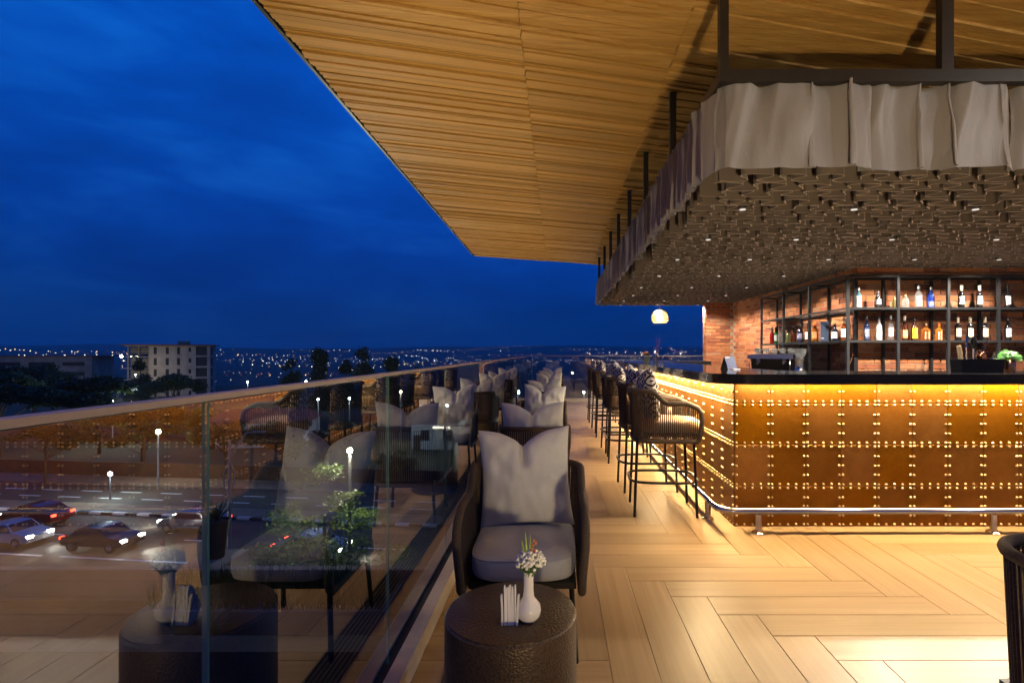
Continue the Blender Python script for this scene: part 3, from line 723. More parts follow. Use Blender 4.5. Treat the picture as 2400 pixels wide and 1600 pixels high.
for r in range(32):
    z = 2.50 - r * BH
    if z < 0.5: break
    off = BL / 2 if r % 2 else 0
    s = WX + (BL / 4 if off else BL / 2) + 0.002
    if off: brick(wall, s, z, True, 'front', z > 1.02); s += BL * 0.75
    while s < 8.4:
        vis = z > 1.02 and s < 6.6; brick(wall, s, z, False, 'front', vis); nb += vis; s += BL
    s = WY + (BL / 2 if off else BL / 4) + 0.005
    if not off: brick(wall, s, z, True, 'side', False); s += BL * 0.75
    while s < WYE - 0.1:
        vis = z > 1.6 and s < 9.4; brick(wall, s, z, False, 'side', vis); nb += vis; s += BL
tag(rest.build('brick_rows', MAT['brick'], wall, False), kind='stuff')
wing = thing('brick_pier', 'short brick wing wall at the far end of the bar wall', 'brick wall')
b = MB(); b.box(((WXE + 0.012 + WX + 0.30) / 2, WYE + 0.16, 1.30), (WX + 0.30 - WXE - 0.012, 0.296, 2.58)); b.build('mortar_core', MAT['mortar'], wing, False)
for r in range(21):
    z = 2.50 - r * BH; s = WXE + (BL / 4 if r % 2 else BL / 2) + 0.002
    if r % 2: brick(wing, s, z, True, 'wing'); s += BL * 0.75
    while s < WX - 0.02: brick(wing, s, z, False, 'wing'); s += BL
    brick(wing, WYE + 0.14, z, False, 'end')

# ================================================================== bottle shelves
sh = thing('bottle_shelf', 'black steel bottle shelving fixed to the brick wall', 'shelf unit')
SX, SY, SYR, SXR, SE = 3.84, 6.90, 7.21, 4.13, 9.80
Z1, Z2, ZT = 1.513, 1.947, 2.377
def bar_piece(nm, c, d): return MB().box((0, 0, 0), d).build(nm, MAT['shelf_steel'], sh, False, loc=c)
ux = [SX + 0.663 * k for k in range(5)]
for q in ux: bar_piece('upright', (q, SY, 1.66), (0.034, 0.034, 1.40))
for q in ux[1:] + [SXR - 0.02]: bar_piece('upright', (q, SYR, 1.66), (0.032, 0.032, 1.40))
for q in (SY + 0.31, 7.95, SE - 0.95, SE):
    if q > SY + 0.4: bar_piece('upright', (SX, q, 1.66), (0.034, 0.034, 1.40))
    bar_piece('upright', (SXR, q, 1.66), (0.030, 0.030, 1.40))
X1 = ux[-1]
for z in (Z1, Z2, ZT):
    d = 0.03 if z < ZT else 0.03
    bar_piece('shelf_edge', ((SX + X1) / 2, SY, z - 0.016), (X1 - SX - 0.036, 0.028, d)); bar_piece('shelf_edge', ((SX + X1) / 2 + 0.15, SYR, z - 0.016), (X1 - SX - 0.3, 0.026, d))
    y1 = SE
    bar_piece('shelf_edge', (SX, (SY + y1) / 2, z - 0.016), (0.028, y1 - SY - 0.036, d)); bar_piece('shelf_edge', (SXR, (SYR + y1) / 2, z - 0.016), (0.026, y1 - SYR - 0.036, d))
for q in ux: bar_piece('crosspiece', (q, (SY + SYR) / 2, ZT - 0.016), (0.026, 0.27, 0.028))
for q in (7.95, SE - 0.95, SE): bar_piece('crosspiece', ((SX + SXR) / 2, q, ZT - 0.016), (0.25, 0.026, 0.028))
MB().box((0, 0, 0), (X1 - SX - 0.04, 0.278, 0.012)).build('shelf_board', MAT['shelf_steel'], sh, False, loc=((SX + X1) / 2, (SY + SYR) / 2, Z1 - 0.009))
MB().box((0, 0, 0), (X1 - SX - 0.04, 0.278, 0.012)).build('shelf_board', MAT['shelf_steel'], sh, False, loc=((SX + X1) / 2, (SY + SYR) / 2, Z2 - 0.009))
MB().box((0, 0, 0), (0.262, SE - SY - 0.34, 0.012)).build('shelf_board', MAT['shelf_steel'], sh, False, loc=((SX + SXR) / 2, (SYR + SE) / 2 + 0.02, Z1 - 0.009))
MB().box((0, 0, 0), (0.262, 0.93, 0.012)).build('shelf_board', MAT['shelf_steel'], sh, False, loc=((SX + SXR) / 2, SE - 0.475, Z2 - 0.009))

def bottle(label, x, y, z, h, r, glass, cap='black', lab=None, kind='round', capz=0.86, lz=(0.16, 0.52), neck=0.36, liquid=None, cat='bottle', group='bottles on the shelves', rz=0.0):
    t = thing('bottle', label, cat, (x, y, z), rz, group)
    rn = 0.0145 if r < 0.05 else 0.016
    if kind == 'round':
        prof = [(r * 0.9, 0.0), (r, 0.006), (r, h * 0.58), (r * 0.93, h * 0.64), (r * 0.62, h * 0.70), (rn, h * 0.76), (rn, h * capz)]
        MB().lathe(prof, 16).build('glass_body', glass, t, angle=50)
    elif kind == 'cone':
        MB().lathe([(r * 0.85, 0), (r, 0.008), (r * 1.02, h * 0.35), (r * 0.8, h * 0.6), (rn, h * 0.8), (rn, h * capz)], 16).build('glass_body', glass, t, angle=50)
    elif kind == 'square':
        hh = h * 0.64
        MB().lathe([(r * 1.30, 0), (r * 1.36, 0.006), (r * 1.36, hh * 0.92), (r * 1.15, hh), (rn * 1.4, hh * 1.10), (rn * 1.3, h * capz)], 4, sx=1.0, sy=0.62).build('glass_body', glass, t, angle=25).rotation_euler = (0, 0, 0)
        for c in t.children: c.data.transform(Matrix.Rotation(R(45), 4, 'Z')) if False else None
    elif kind == 'squat':
        MB().lathe([(r * 0.9, 0), (r, 0.01), (r * 1.02, h * 0.45), (r * 0.9, h * 0.62), (rn * 1.3, h * 0.74), (rn * 1.2, h * capz)], 18).build('glass_body', glass, t, angle=50)
    if liquid is not None:
        MB().lathe([(r * 0.86, 0.008), (r * 0.88, 0.012), (r * 0.88, h * 0.36), (r * 0.86, h * 0.365)], 14).build('liquid', liquid, t, angle=50)
    if cap:
        cr = rn * 1.25
        MB().lathe([(cr, h * (capz - 0.10 if cap == 'cream' else capz - 0.03)), (cr, h * 0.99), (cr * 0.9, h)], 12).build('cap', CAPS[cap], t, angle=50)
    if lab:
        R1 = r * 1.012; b = MB(); z0, z1 = h * lz[0], h * lz[1]; N = 13; a0, a1 = R(-90 - 68), R(-90 + 68)
        if kind == 'square':
            b.box((0, -r * 0.598, (z0 + z1) / 2), (r * 1.25, 0.002, z1 - z0))
        else:
            vs = []
            for k in range(N):
                a = a0 + (a1 - a0) * k / (N - 1); vs += [(R1 * cos(a), R1 * sin(a), z0), (R1 * cos(a), R1 * sin(a), z1)]
            b.add(vs, [(2 * k, 2 * k + 2, 2 * k + 3, 2 * k + 1) for k in range(N - 1)])
        b.build('label', LB[lab], t, True)
    return t
YB = 7.04
U, Lw = Z2, Z1
def X(px): return (1950 + px / 5.227 - 1305) * YB / 1225
bottle('pale blue gin bottle with cream label, far left of the upper shelf', X(325), YB, U, 0.275, 0.036, BG['blue'], 'silver', 'cream', 'round', 0.90, (0.06, 0.60))
bottle('stout black bottle with grey diamond label on the upper shelf', X(563), YB, U, 0.225, 0.040, BG['dark'], 'black', 'grey', 'squat', 0.86, (0.22, 0.52))
bottle('small olive green bottle half hidden behind the shelf upright', X(795), YB + 0.05, U, 0.15, 0.026, BG['olive'], 'bronze', None, 'squat', 0.84)
bottle('squat clear decanter with cork stopper on the upper shelf', X(900), YB, U, 0.185, 0.043, BG['clear'], 'bronze', None, 'squat', 0.82)
bottle('tall clear bottle with dark blue base label on the upper shelf', X(1060), YB, U, 0.305, 0.042, BG['clear'], 'silver', 'grey', 'round', 0.88, (0.10, 0.55))
bottle('clear round shouldered bottle holding bright blue liquid', X(1210), YB, U, 0.285, 0.043, BG['deepblue'], 'silver', 'blue', 'squat', 0.90, (0.04, 0.34))
bottle('dark wine bottle with cream label, left one of the two on the upper shelf', X(1583), YB, U, 0.308, 0.037, BG['dark'], 'cream', 'cream')
bottle('dark wine bottle with cream label, right one of the two on the upper shelf', X(1805), YB, U, 0.308, 0.037, BG['dark'], 'cream', 'cream')
bottle('black capped wine bottle with white label at the right end of the upper shelf', X(2150), YB, U, 0.308, 0.039, BG['dark'], 'black', 'white')
bottle('slender clear bottle with navy label, leftmost on the front lower shelf', X(425), YB, Lw, 0.335, 0.033, BG['navy'], 'black', 'navy', 'round', 0.86, (0.05, 0.5))
bottle('frosted white bottle with tapering shoulders and black cap', X(575), YB, Lw, 0.325, 0.038, MAT['frost'], 'black', None, 'cone', 0.90)
bottle('clear bottle with white label beside the frosted bottle', X(718), YB, Lw, 0.335, 0.036, BG['clear'], 'silver', 'white', 'round', 0.88)
bottle('dark cream liqueur bottle with orange label by the second upright', X(890), YB, Lw, 0.33, 0.034, BG['brown'], 'cream', 'orange', 'cone', 0.90, (0.10, 0.42))
bottle('dark brown bottle with bold yellow label', X(1008), YB, Lw, 0.30, 0.038, BG['brown'], 'black', 'yellow', 'round', 0.9, (0.10, 0.55))
bottle('square red amber bottle with wide flat stopper and cream label', X(1150), YB, Lw, 0.235, 0.050, BG['amber'], 'bronze', 'cream', 'square', 0.88, (0.10, 0.48))
bottle('square amber bottle with orange stopper and white label', X(1310), YB, Lw, 0.235, 0.036, BG['orange'], 'orange', 'white', 'square', 0.86, (0.05, 0.5))
bottle('dark wine bottle with cream label, first of the three on the lower shelf', X(1543), YB, Lw, 0.312, 0.037, BG['dark'], 'cream', 'cream')
bottle('dark wine bottle with cream label, middle of the three on the lower shelf', X(1693), YB, Lw, 0.312, 0.037, BG['dark'], 'cream', 'cream')
bottle('dark wine bottle with cream label, third of the three on the lower shelf', X(1875), YB, Lw, 0.312, 0.037, BG['dark'], 'cream', 'cream')
bottle('black capped wine bottle with white label at the right end of the lower shelf', X(2155), YB, Lw, 0.308, 0.039, BG['dark'], 'black', 'white')
SXB = 3.99
for (lab_, yb, h, r, g, c, l, kd) in (
    ('bottle of bright red liquid, farthest left on the side shelf', 9.70, 0.30, 0.034, 'red', 'cream', None, 'round'),
    ('green glass bottle beside the bright red one', 9.52, 0.30, 0.034, 'green', 'black', 'grey', 'round'),
    ('pale clear bottle between the green and the dark bottles', 9.34, 0.31, 0.034, 'clear', 'silver', None, 'round'),
    ('small dark red bottle behind the side shelf upright', 9.18, 0.24, 0.034, 'brown', 'black', None, 'round'),
    ('squat yellow green bottle with black stopper on the side shelf', 9.02, 0.24, 0.038, 'olive', 'black', None, 'squat'),
    ('wide dark red rum bottle in the middle of the side shelf', 8.82, 0.28, 0.045, 'brown', 'black', None, 'squat'),
    ('dark bottle with blue grey label on the side shelf', 8.57, 0.30, 0.042, 'navy', 'black', 'navy', 'round'),
    ('amber whisky bottle with small white label on the side shelf', 8.32, 0.31, 0.038, 'amber', 'black', 'white', 'round'),
    ('orange tinted bottle with orange cap on the side shelf', 8.08, 0.31, 0.040, 'orange', 'orange', 'orange', 'squat'),
    ('dark round shouldered bottle with white label near the shelf corner', 7.50, 0.25, 0.044, 'navy', 'black', 'white', 'squat'),
    ('bourbon bottle with white label at the corner of the shelves', 7.26, 0.32, 0.038, 'amber', 'cream', 'white', 'round')):
    bottle(lab_, SXB, yb, Z1, h, r, BG[g], c, LB and l, kd, rz=R(-50))
t = thing('gift_box', 'tall dark blue carton standing among the bottles of the side shelf', 'box', (SXB, 7.79, Z1), R(-25))
MB().box((0, 0, 0.15), (0.11, 0.09, 0.30)).build('carton', simple('dark_blue_card', (0.02, 0.045, 0.10), 0.5), t, False)
MB().box((-0.025, -0.0462, 0.05), (0.035, 0.002, 0.012)).build('print', MAT['white_paint'], t, False)

# back counter, coffee machine, grinder
bc = thing('back_counter', 'dark work counter below the side bottle shelf', 'counter')
MB().box((3.70, 8.6, 0.92), (0.84, 3.6, 0.05)).build('worktop', MAT['granite'], bc, False); MB().box((3.75, 8.6, 0.448), (0.74, 3.5, 0.89)).build('cabinet', MAT['core'], bc, False)
MB().box((6.3, 6.85, 0.92), (4.3, 0.74, 0.05)).build('worktop', MAT['granite'], bc, False); MB().box((6.3, 6.9, 0.448), (4.2, 0.64, 0.89)).build('cabinet', MAT['core'], bc, False)
cm = thing('coffee_machine', 'chrome and black espresso machine with stacked glasses on the back counter', 'coffee machine', (3.55, 8.55, 0.946), R(-38))
b = MB(); b.prism([(-0.36, -0.20), (0.36, -0.20), (0.36, 0.26), (-0.36, 0.26)], 0.02, 0.10); b.build('drip_base', MAT['black_metal'], cm, False)
b = MB(); b.add([(-0.35, -0.02, 0.1), (0.35, -0.02, 0.1), (0.35, 0.25, 0.1), (-0.35, 0.25, 0.1), (-0.35, -0.06, 0.37), (0.35, -0.06, 0.37), (0.35, 0.25, 0.39), (-0.35, 0.25, 0.39)],
               [(0, 1, 5, 4), (1, 2, 6, 5), (2, 3, 7, 6), (3, 0, 4, 7), (4, 5, 6, 7), (0, 3, 2, 1)]); b.build('body', MAT['black_metal'], cm, False)
b = MB(); b.box((0, -0.14, 0.34), (0.70, 0.17, 0.07)); b.build('group_head_cover', MAT['chrome2'], cm, False)
for q in (-0.2, 0.2):
    MB().lathe([(0.036, 0), (0.036, 0.06)], 14, (q, -0.14, 0.245)).build('group_head', MAT['chrome'], cm)
    MB().tube([(q, -0.17, 0.235), (q + 0.02, -0.33, 0.215)], 0.014, 8).build('handle', MAT['black_metal'], cm)
for q in (-0.31, 0.31): MB().tube([(q, -0.20, 0.33), (q, -0.26, 0.24), (q, -0.25, 0.12)], 0.008, 8).build('steam_wand', MAT['chrome'], cm)
MB().tube([(-0.34, -0.04, 0.44), (0.34, -0.04, 0.44)], 0.007, 6).build('cup_rail', MAT['chrome'], cm)
gme = MB().lathe([(0.026, 0), (0.034, 0.085), (0.031, 0.085), (0.024, 0.006)], 12).mesh('drinking_glass', BG['clear'])
for a_ in range(5):
    for b_ in range(2):
        tag(place(gme, 'drinking_glass', None, Matrix.Rotation(R(-38), 3, 'Z') @ Vector((-0.28 + 0.13 * a_, 0.05 + 0.11 * b_, 0.0)) + Vector((3.55, 8.55, 1.337))), 'clear glass on top of the espresso machine, %s in its %s row' % (['first', 'second', 'third', 'fourth', 'fifth'][a_], ['front', 'back'][b_]), 'glass', 'glasses stacked on the espresso machine')
gd = thing('coffee_grinder', 'steel coffee grinder with clear hopper beside the espresso machine', 'coffee grinder', (3.62, 7.78, 0.946), R(-30))
MB().lathe([(0.12, 0), (0.125, 0.03), (0.08, 0.10), (0.07, 0.26), (0.085, 0.30), (0.085, 0.33)], 18).build('body', MAT['chrome2'], gd)
MB().lathe([(0.05, 0.33), (0.085, 0.40), (0.085, 0.46), (0.09, 0.462)], 18).build('hopper', BG['clear'], gd); MB().tube([(0, -0.08, 0.2), (0, -0.2, 0.19)], 0.016, 8).build('portafilter_fork', MAT['black_metal'], gd)

# things on the bar top
ZB = 1.190
ms = thing('menu_stand', 'dark blue tent menu standing on the bar top corner', 'menu', (1.665, 5.05, ZB), R(25))
b = MB(); b.add([(-0.06, -0.05, 0), (0.06, -0.05, 0), (0.06, 0.0, 0.125), (-0.06, 0.0, 0.125), (-0.06, -0.047, 0), (0.06, -0.047, 0), (0.06, 0.003, 0.125), (-0.06, 0.003, 0.125)], [(0, 1, 2, 3), (7, 6, 5, 4), (0, 4, 5, 1), (1, 5, 6, 2), (2, 6, 7, 3), (3, 7, 4, 0)])
b.build('front_leaf', simple('menu_blue', (0.015, 0.035, 0.14), 0.4), ms, False)
b = MB(); b.add([(-0.06, 0.055, 0), (0.06, 0.055, 0), (0.06, 0.004, 0.125), (-0.06, 0.004, 0.125), (-0.06, 0.052, 0), (0.06, 0.052, 0), (0.06, 0.001, 0.125), (-0.06, 0.001, 0.125)], [(3, 2, 1, 0), (4, 5, 6, 7), (1, 5, 4, 0), (2, 6, 5, 1), (3, 7, 6, 2), (0, 4, 7, 3)])
b.build('back_leaf', MAT['black_metal'], ms, False)
b = MB(); b.add([(-0.058, -0.0135, 0.088), (0.0, -0.0085, 0.1), (0.012, -0.0028, 0.121), (-0.058, -0.0028, 0.121)], [(0, 1, 2, 3)]); b.build('printed_corner', simple('menu_cream', (0.60, 0.50, 0.36), 0.5), ms, False)
tag(MB().box((0, 0, 0.006), (0.075, 0.045, 0.012), R(20)).build('folded_napkin', MAT['paper'], None, False, loc=(1.66, 4.86, ZB)), 'small folded beige napkin lying in front of the blue menu', 'napkin')
gv = thing('glass_vase', 'square glass vase with a pale flower on the far bar top', 'vase', (1.50, 8.75, ZB))
b = MB(); b.box((0, 0, 0.055), (0.11, 0.11, 0.11)); b.build('glass_cube', BG['clear'], gv, False)
b = MB()
for q in range(26):
    a = rnd.uniform(0, 6.28); r_ = rnd.uniform(0.0, 0.05); b.quad((r_ * cos(a), r_ * sin(a), 0.12 + rnd.uniform(0, 0.04)), (0.022, 0, rnd.uniform(-.015, .015)), (0, 0.018, rnd.uniform(-.02, .02)))
b.build('flower', simple('peach_petals', (0.70, 0.38, 0.24), 0.6), gv)
MB().box((0, 0, 0.045), (0.085, 0.085, 0.08)).build('foliage_wrap', MAT['leaf_dark'], gv, False)
for lab_, dx, dy, h, r_ in (('tall steel cocktail shaker on the far bar top', 0.14, 0.0, 0.24, 0.034), ('short steel jigger beside the cocktail shaker on the far bar top', 0.26, -0.05, 0.11, 0.026), ('steel straw pot next to the glass vase on the far bar top', 0.20, 0.08, 0.15, 0.03)):
    t = thing('bar_shaker', lab_, 'bar tool', (1.50 + dx, 8.75 + dy, ZB), 0, 'steel bar tools by the glass vase')
    MB().lathe([(r_ * 0.8, 0), (r_, h * 0.55), (r_ * 0.95, h * 0.62), (r_ * 0.7, h * 0.78)], 14).build('cup', MAT['chrome'], t); MB().lathe([(r_ * 0.5, h * 0.785), (r_ * 0.45, h * 0.95), (r_ * 0.3, h)], 12).build('cap', MAT['chrome'], t)
for q, (dx, tilt_) in enumerate(((0.19, 0.05), (0.21, -0.04))):
    tag(MB().tube([(0, 0, 0), (tilt_, 0, 0.28)], 0.003, 6).build('cocktail_pick', simple('pick_red%d' % q, (0.5, 0.05, 0.1), 0.4), None, loc=(1.50 + dx, 8.83, ZB + 0.12)), 'thin cocktail pick standing in the steel pot, the one leaning %s' % ('right' if q == 0 else 'left'), 'cocktail pick')
tc_ = thing('tool_caddy', 'black bar caddy holding bartending tools at the right end of the counter', 'caddy', (3.40, 4.23, ZB))
b = MB(); b.add([(-0.165, -0.06, 0), (0.165, -0.06, 0), (0.165, 0.06, 0), (-0.165, 0.06, 0), (-0.172, -0.064, 0.108), (0.172, -0.064, 0.108), (0.172, 0.064, 0.108), (-0.172, 0.064, 0.108),
               (-0.164, -0.056, 0.108), (0.164, -0.056, 0.108), (0.164, 0.056, 0.108), (-0.164, 0.056, 0.108), (-0.16, -0.054, 0.01), (0.16, -0.054, 0.01), (0.16, 0.054, 0.01), (-0.16, 0.054, 0.01)],
              [(0, 1, 5, 4), (1, 2, 6, 5), (2, 3, 7, 6), (3, 0, 4, 7), (0, 3, 2, 1), (4, 5, 9, 8), (5, 6, 10, 9), (6, 7, 11, 10), (7, 4, 8, 11), (8, 9, 13, 12), (9, 10, 14, 13), (10, 11, 15, 14), (11, 8, 12, 15), (12, 13, 14, 15)])
b.build('box_body', MAT['black_metal'], tc_, False)
for q in (-0.06, 0.045): MB().box((q, 0, 0.055), (0.005, 0.107, 0.085)).build('divider', MAT['black_metal'], tc_, False)
tl = thing('muddler', 'wooden muddler leaning in the left end of the black caddy', 'bar tool', (3.275, 4.22, ZB + 0.012)); MB().tube([(0, 0, 0), (-0.02, 0, 0.15), (-0.03, 0, 0.20)], [0.014, 0.017, 0.014], 12).build('stick', MAT['rattan'], tl)
tl = thing('bar_spoon', 'twisted steel bar spoon upright in the black caddy', 'bar tool', (3.325, 4.24, ZB + 0.012)); MB().tube([(0.01 * cos(q * 1.7) * 0.25, 0.0025 * sin(q * 1.7), 0.014 * q) for q in range(21)], 0.0065, 8).build('shaft', MAT['chrome'], tl)
tl = thing('kitchen_knife', 'black handled peeler standing upright in the black caddy', 'bar tool', (3.365, 4.22, ZB + 0.012)); MB().tube([(0, 0, 0.0), (0, 0, 0.18)], 0.007, 8).build('shank', MAT['chrome2'], tl); MB().tube([(0, 0, 0.18), (0, 0, 0.20), (0, 0, 0.255), (0, 0, 0.275)], [0.012, 0.018, 0.02, 0.012], 12).build('handle', MAT['black_metal'], tl)
tl = thing('strainer', 'copper cocktail strainer with long handle in the black caddy', 'bar tool', (3.43, 4.22, ZB + 0.11))
b = MB(); b.lathe([(0.006, -0.045), (0.03, -0.03), (0.044, 0.0), (0.044, 0.004), (0.028, -0.026)], 16); b.mesh; o = b.build('bowl', MAT['copper'], tl); o.rotation_euler = (R(60), 0, R(20)); o.location = (0, 0, 0.035)
MB().tube([(0.01, 0, 0.05), (0.05, 0, 0.15)], 0.004, 6).build('handle', MAT['chrome'], tl)
tl = thing('tool_pot', 'small clear bitters bottle in the right end of the black caddy', 'bottle', (3.515, 4.20, ZB + 0.012)); MB().lathe([(0.022, 0), (0.022, 0.07), (0.009, 0.10), (0.009, 0.125)], 12).build('glass_body', BG['clear'], tl); MB().lathe([(0.006, 0.125), (0.006, 0.15)], 8).build('cap', MAT['brass'], tl)
mc = thing('copper_cup', 'copper cup on the counter filled with mint', 'cup', (3.66, 4.23, ZB)); MB().lathe([(0.038, 0), (0.041, 0.006), (0.047, 0.105), (0.045, 0.105), (0.038, 0.02)], 24).build('cup_body', MAT['copper'], mc)
b = MB()
for q in range(150):
    a = rnd.uniform(0, 6.28); r_ = 0.072 * sqrt(rnd.random()); z = 0.168 - r_ * r_ * 9 + rnd.uniform(-.03, .012)
    d = Vector((cos(a), sin(a), rnd.uniform(-.2, .5))).normalized(); s_ = d.orthogonal().normalized(); L = rnd.uniform(.014, .024); c = Vector((r_ * cos(a), r_ * sin(a), z))
    b.add([c - d * L, c + s_ * L * .55, c + d * L, c - s_ * L * .55], [(0, 1, 2, 3)])
mi = thing('mint_bunch', 'bunch of fresh green mint standing in the copper cup', 'herbs', (3.66, 4.23, ZB)); b.build('leaves', MAT['mint'], mi); MB().lathe([(0.036, 0.02), (0.044, 0.10), (0.05, 0.125), (0.03, 0.13)], 10).build('stalks', MAT['stem'], mi)

# pendant lamp beyond the bar
pl = thing('pendant_lamp', 'glowing round woven pendant lamp hanging beyond the end of the bar', 'pendant lamp', (2.53, 12.85, 2.20))
MB().tube([(0, 0, 0.20), (0, 0, 0.34)], 0.006, 6).build('cord', MAT['rattan'], pl)
b = MB()
for q in range(11):
    th = R(8 + 11.5 * q); r_ = 0.205 * sin(th); z = 0.205 * cos(th)
    b.tube([(r_ * cos(2 * pi * k / 24), r_ * sin(2 * pi * k / 24), z) for k in range(24)], 0.0065, 5, True)
for q in range(20):
    a = 2 * pi * q / 20; b.tube([(0.205 * sin(R(th)) * cos(a), 0.205 * sin(R(th)) * sin(a), 0.205 * cos(R(th))) for th in range(6, 126, 12)], 0.006, 5)
b.build('woven_shade', MAT['rattan'], pl); MB().lathe([(0.02, -0.09), (0.07, -0.06), (0.085, 0.0), (0.06, 0.06), (0.02, 0.1)], 14).build('bulb', MAT['bulb'], pl)

# ================================================================== chairs
def shell_path(w, d, rc, n=9):
    """U in plan, open to -Y; returns points from front left round the back to front right"""
    P = [(-w / 2, -d / 2 + d * q / 12 * (1 - rc / d)) for q in range(12)]
    for q in range(n + 1):
        a = pi - (pi / 2) * q / n; P.append((-w / 2 + rc + rc * cos(a), d / 2 - rc + rc * sin(a)))
    for q in range(1, 12): P.append((-w / 2 + rc + (w - 2 * rc) * q / 12, d / 2))
    for q in range(n + 1):
        a = pi / 2 - (pi / 2) * q / n; P.append((w / 2 - rc + rc * cos(a), d / 2 - rc + rc * sin(a)))
    for q in range(1, 13): P.append((w / 2, d / 2 - rc - (d - rc) * q / 12))
    return P
def resample(P, step):
    out = [P[0]]; acc = 0
    for a, b in zip(P[:-1], P[1:]):
        L = hypot(b[0] - a[0], b[1] - a[1]); s = step - acc
        while s <= L:
            out.append((a[0] + (b[0] - a[0]) * s / L, a[1] + (b[1] - a[1]) * s / L)); s += step
        acc = (acc + L) % step
    return out
def seat_shell(root, w, d, zb, za, zk, rc=0.13, flare=0.03, tr=0.021, step=0.0165):
    P = shell_path(w, d, rc)
    def top(p):
        y = p[1]; t = sstep(-0.02 * d, 0.24 * d, y); f = sstep(-d / 2 - 0.01, -d / 2 + 0.09, y)
        return (za + (zk - za) * t) - 0.035 * (1 - f)
    def fl(p, k):
        return (p[0] * (1 + flare * k / (w / 2)), p[1] * (1 + (flare * k / (d / 2) if p[1] > 0 else 0)))
    tops = [(*fl(p, 1), top(p)) for p in P]; bots = [(*fl(p, 0), zb) for p in P]
    f0, f1 = tops[0], bots[0]; g0, g1 = tops[-1], bots[-1]
    loop = tops + [(g0[0], g0[1] - 0.03, g0[2] - 0.04), (g0[0] * .995, g0[1] - 0.036, g0[2] - 0.10), (g1[0], g1[1] - 0.030, g1[2] + 0.06), (g1[0], g1[1] - 0.012, g1[2] + 0.01)] + bots[::-1] + \
        [(f1[0], f1[1] - 0.012, f1[2] + 0.01), (f1[0], f1[1] - 0.030, f1[2] + 0.06), (f0[0] * .995, f0[1] - 0.036, f0[2] - 0.10), (f0[0], f0[1] - 0.03, f0[2] - 0.04)]
    MB().tube(loop, tr, 8, True).build('rope_rim', MAT['rope'], root, angle=60)
    b = MB()
    for p in resample(P, step):
        a = fl(p, 1); c = fl(p, 0); b.tube([(c[0], c[1], zb), ((a[0] + c[0]) / 2, (a[1] + c[1]) / 2, (zb + top(p)) / 2), (a[0], a[1], top(p))], 0.0058, 5, caps=False)
    tag(b.build('rope_cords', MAT['rope'], root, angle=70), kind='stuff')
def cushion(w, d, z0, z1, rc, crown=0.02, n=44):
    b = MB(); prof = [(0.90, z0), (0.975, z0 + 0.012), (1.0, z0 + 0.035), (1.0, z1 - 0.03), (0.982, z1 - 0.010), (0.94, z1 + 0.002), (0.6, z1 + crown * 0.75), (0.25, z1 + crown), (0.02, z1 + crown)]
    vs = []; fs = []
    for (k, z) in prof:
        for i in range(n):
            a = 2 * pi * i / n; c, s = cos(a), sin(a); e_ = 0.42
            x = (abs(c) ** e_) * (1 if c >= 0 else -1) * w / 2; y = (abs(s) ** e_) * (1 if s >= 0 else -1) * d / 2
            vs.append((x * k, y * k, z + 0.004 * nz3(x * 9, y * 9, z * 3)))
    for j in range(len(prof) - 1):
        for i in range(n):
            l = (i + 1) % n; fs.append((j * n + i, j * n + l, (j + 1) * n + l, (j + 1) * n + i))
    fs.append(tuple(range(n))[::-1]); fs.append(tuple((len(prof) - 1) * n + i for i in range(n)))
    b.add(vs, fs); return b
def make_lounge():
    t = thing('armchair', 'x', 'armchair', group='rope armchairs along the glass')
    seat_shell(t, 0.515, 0.60, 0.33, 0.665, 0.762, 0.16, 0.015, 0.0185)
    MB().prism([(-0.235, -0.26), (0.235, -0.26), (0.235, 0.27), (-0.235, 0.27)], 0.325, 0.352).build('seat_base', MAT['black_metal'], t, False)
    cushion(0.475, 0.57, 0.354, 0.460, 0.1).build('seat_cushion', MAT['cushion'], t, angle=60)
    MB().tube([((abs(cos(q)) ** .42) * (1 if cos(q) > 0 else -1) * 0.233, (abs(sin(q)) ** .42) * (1 if sin(q) > 0 else -1) * 0.280, 0.4515) for q in [2 * pi * k / 60 + 0.01 for k in range(60)]], 0.0035, 6, True).build('piping', MAT['cushion'], t)
    for sx in (-1, 1):
        for sy in (-1, 1): MB().tube([(sx * 0.215, sy * 0.22, 0.326), (sx * 0.235, sy * 0.25, 0.0)], 0.0125, 8).build('leg', MAT['black_metal'], t)
    return t
def make_stool():
    t = thing('bar_stool', 'x', 'bar stool', group='rope bar stools along the bar')
    seat_shell(t, 0.46, 0.50, 0.625, 0.935, 1.035, 0.14, 0.02)
    MB().prism([(-0.20, -0.26), (0.20, -0.26), (0.20, 0.20), (-0.20, 0.20)], 0.655, 0.69).build('seat_base', MAT['black_metal'], t, False)
    o = cushion(0.41, 0.53, 0.692, 0.785, 0.1).build('seat_cushion', MAT['tan'], t, angle=60); o.location = (0, -0.04, 0)
    lx, ly = 0.215, 0.255
    for sx in (-1, 1):
        for sy in (-1, 1): MB().tube([(sx * lx * 0.93, sy * ly * 0.9, 0.66), (sx * lx, sy * ly, 0.0)], 0.0115, 8).build('leg', MAT['black_metal'], t)
    ring = []
    for q in range(28):
        a = 2 * pi * q / 28; c, s = cos(a), sin(a)
        ring.append(((abs(c) ** .5) * (1 if c > 0 else -1) * 0.236, (abs(s) ** .6) * (1 if s > 0 else -1) * 0.285, 0.285))
    MB().tube(ring, 0.0115, 8, True).build('foot_ring', MAT['black_metal'], t)
    return t
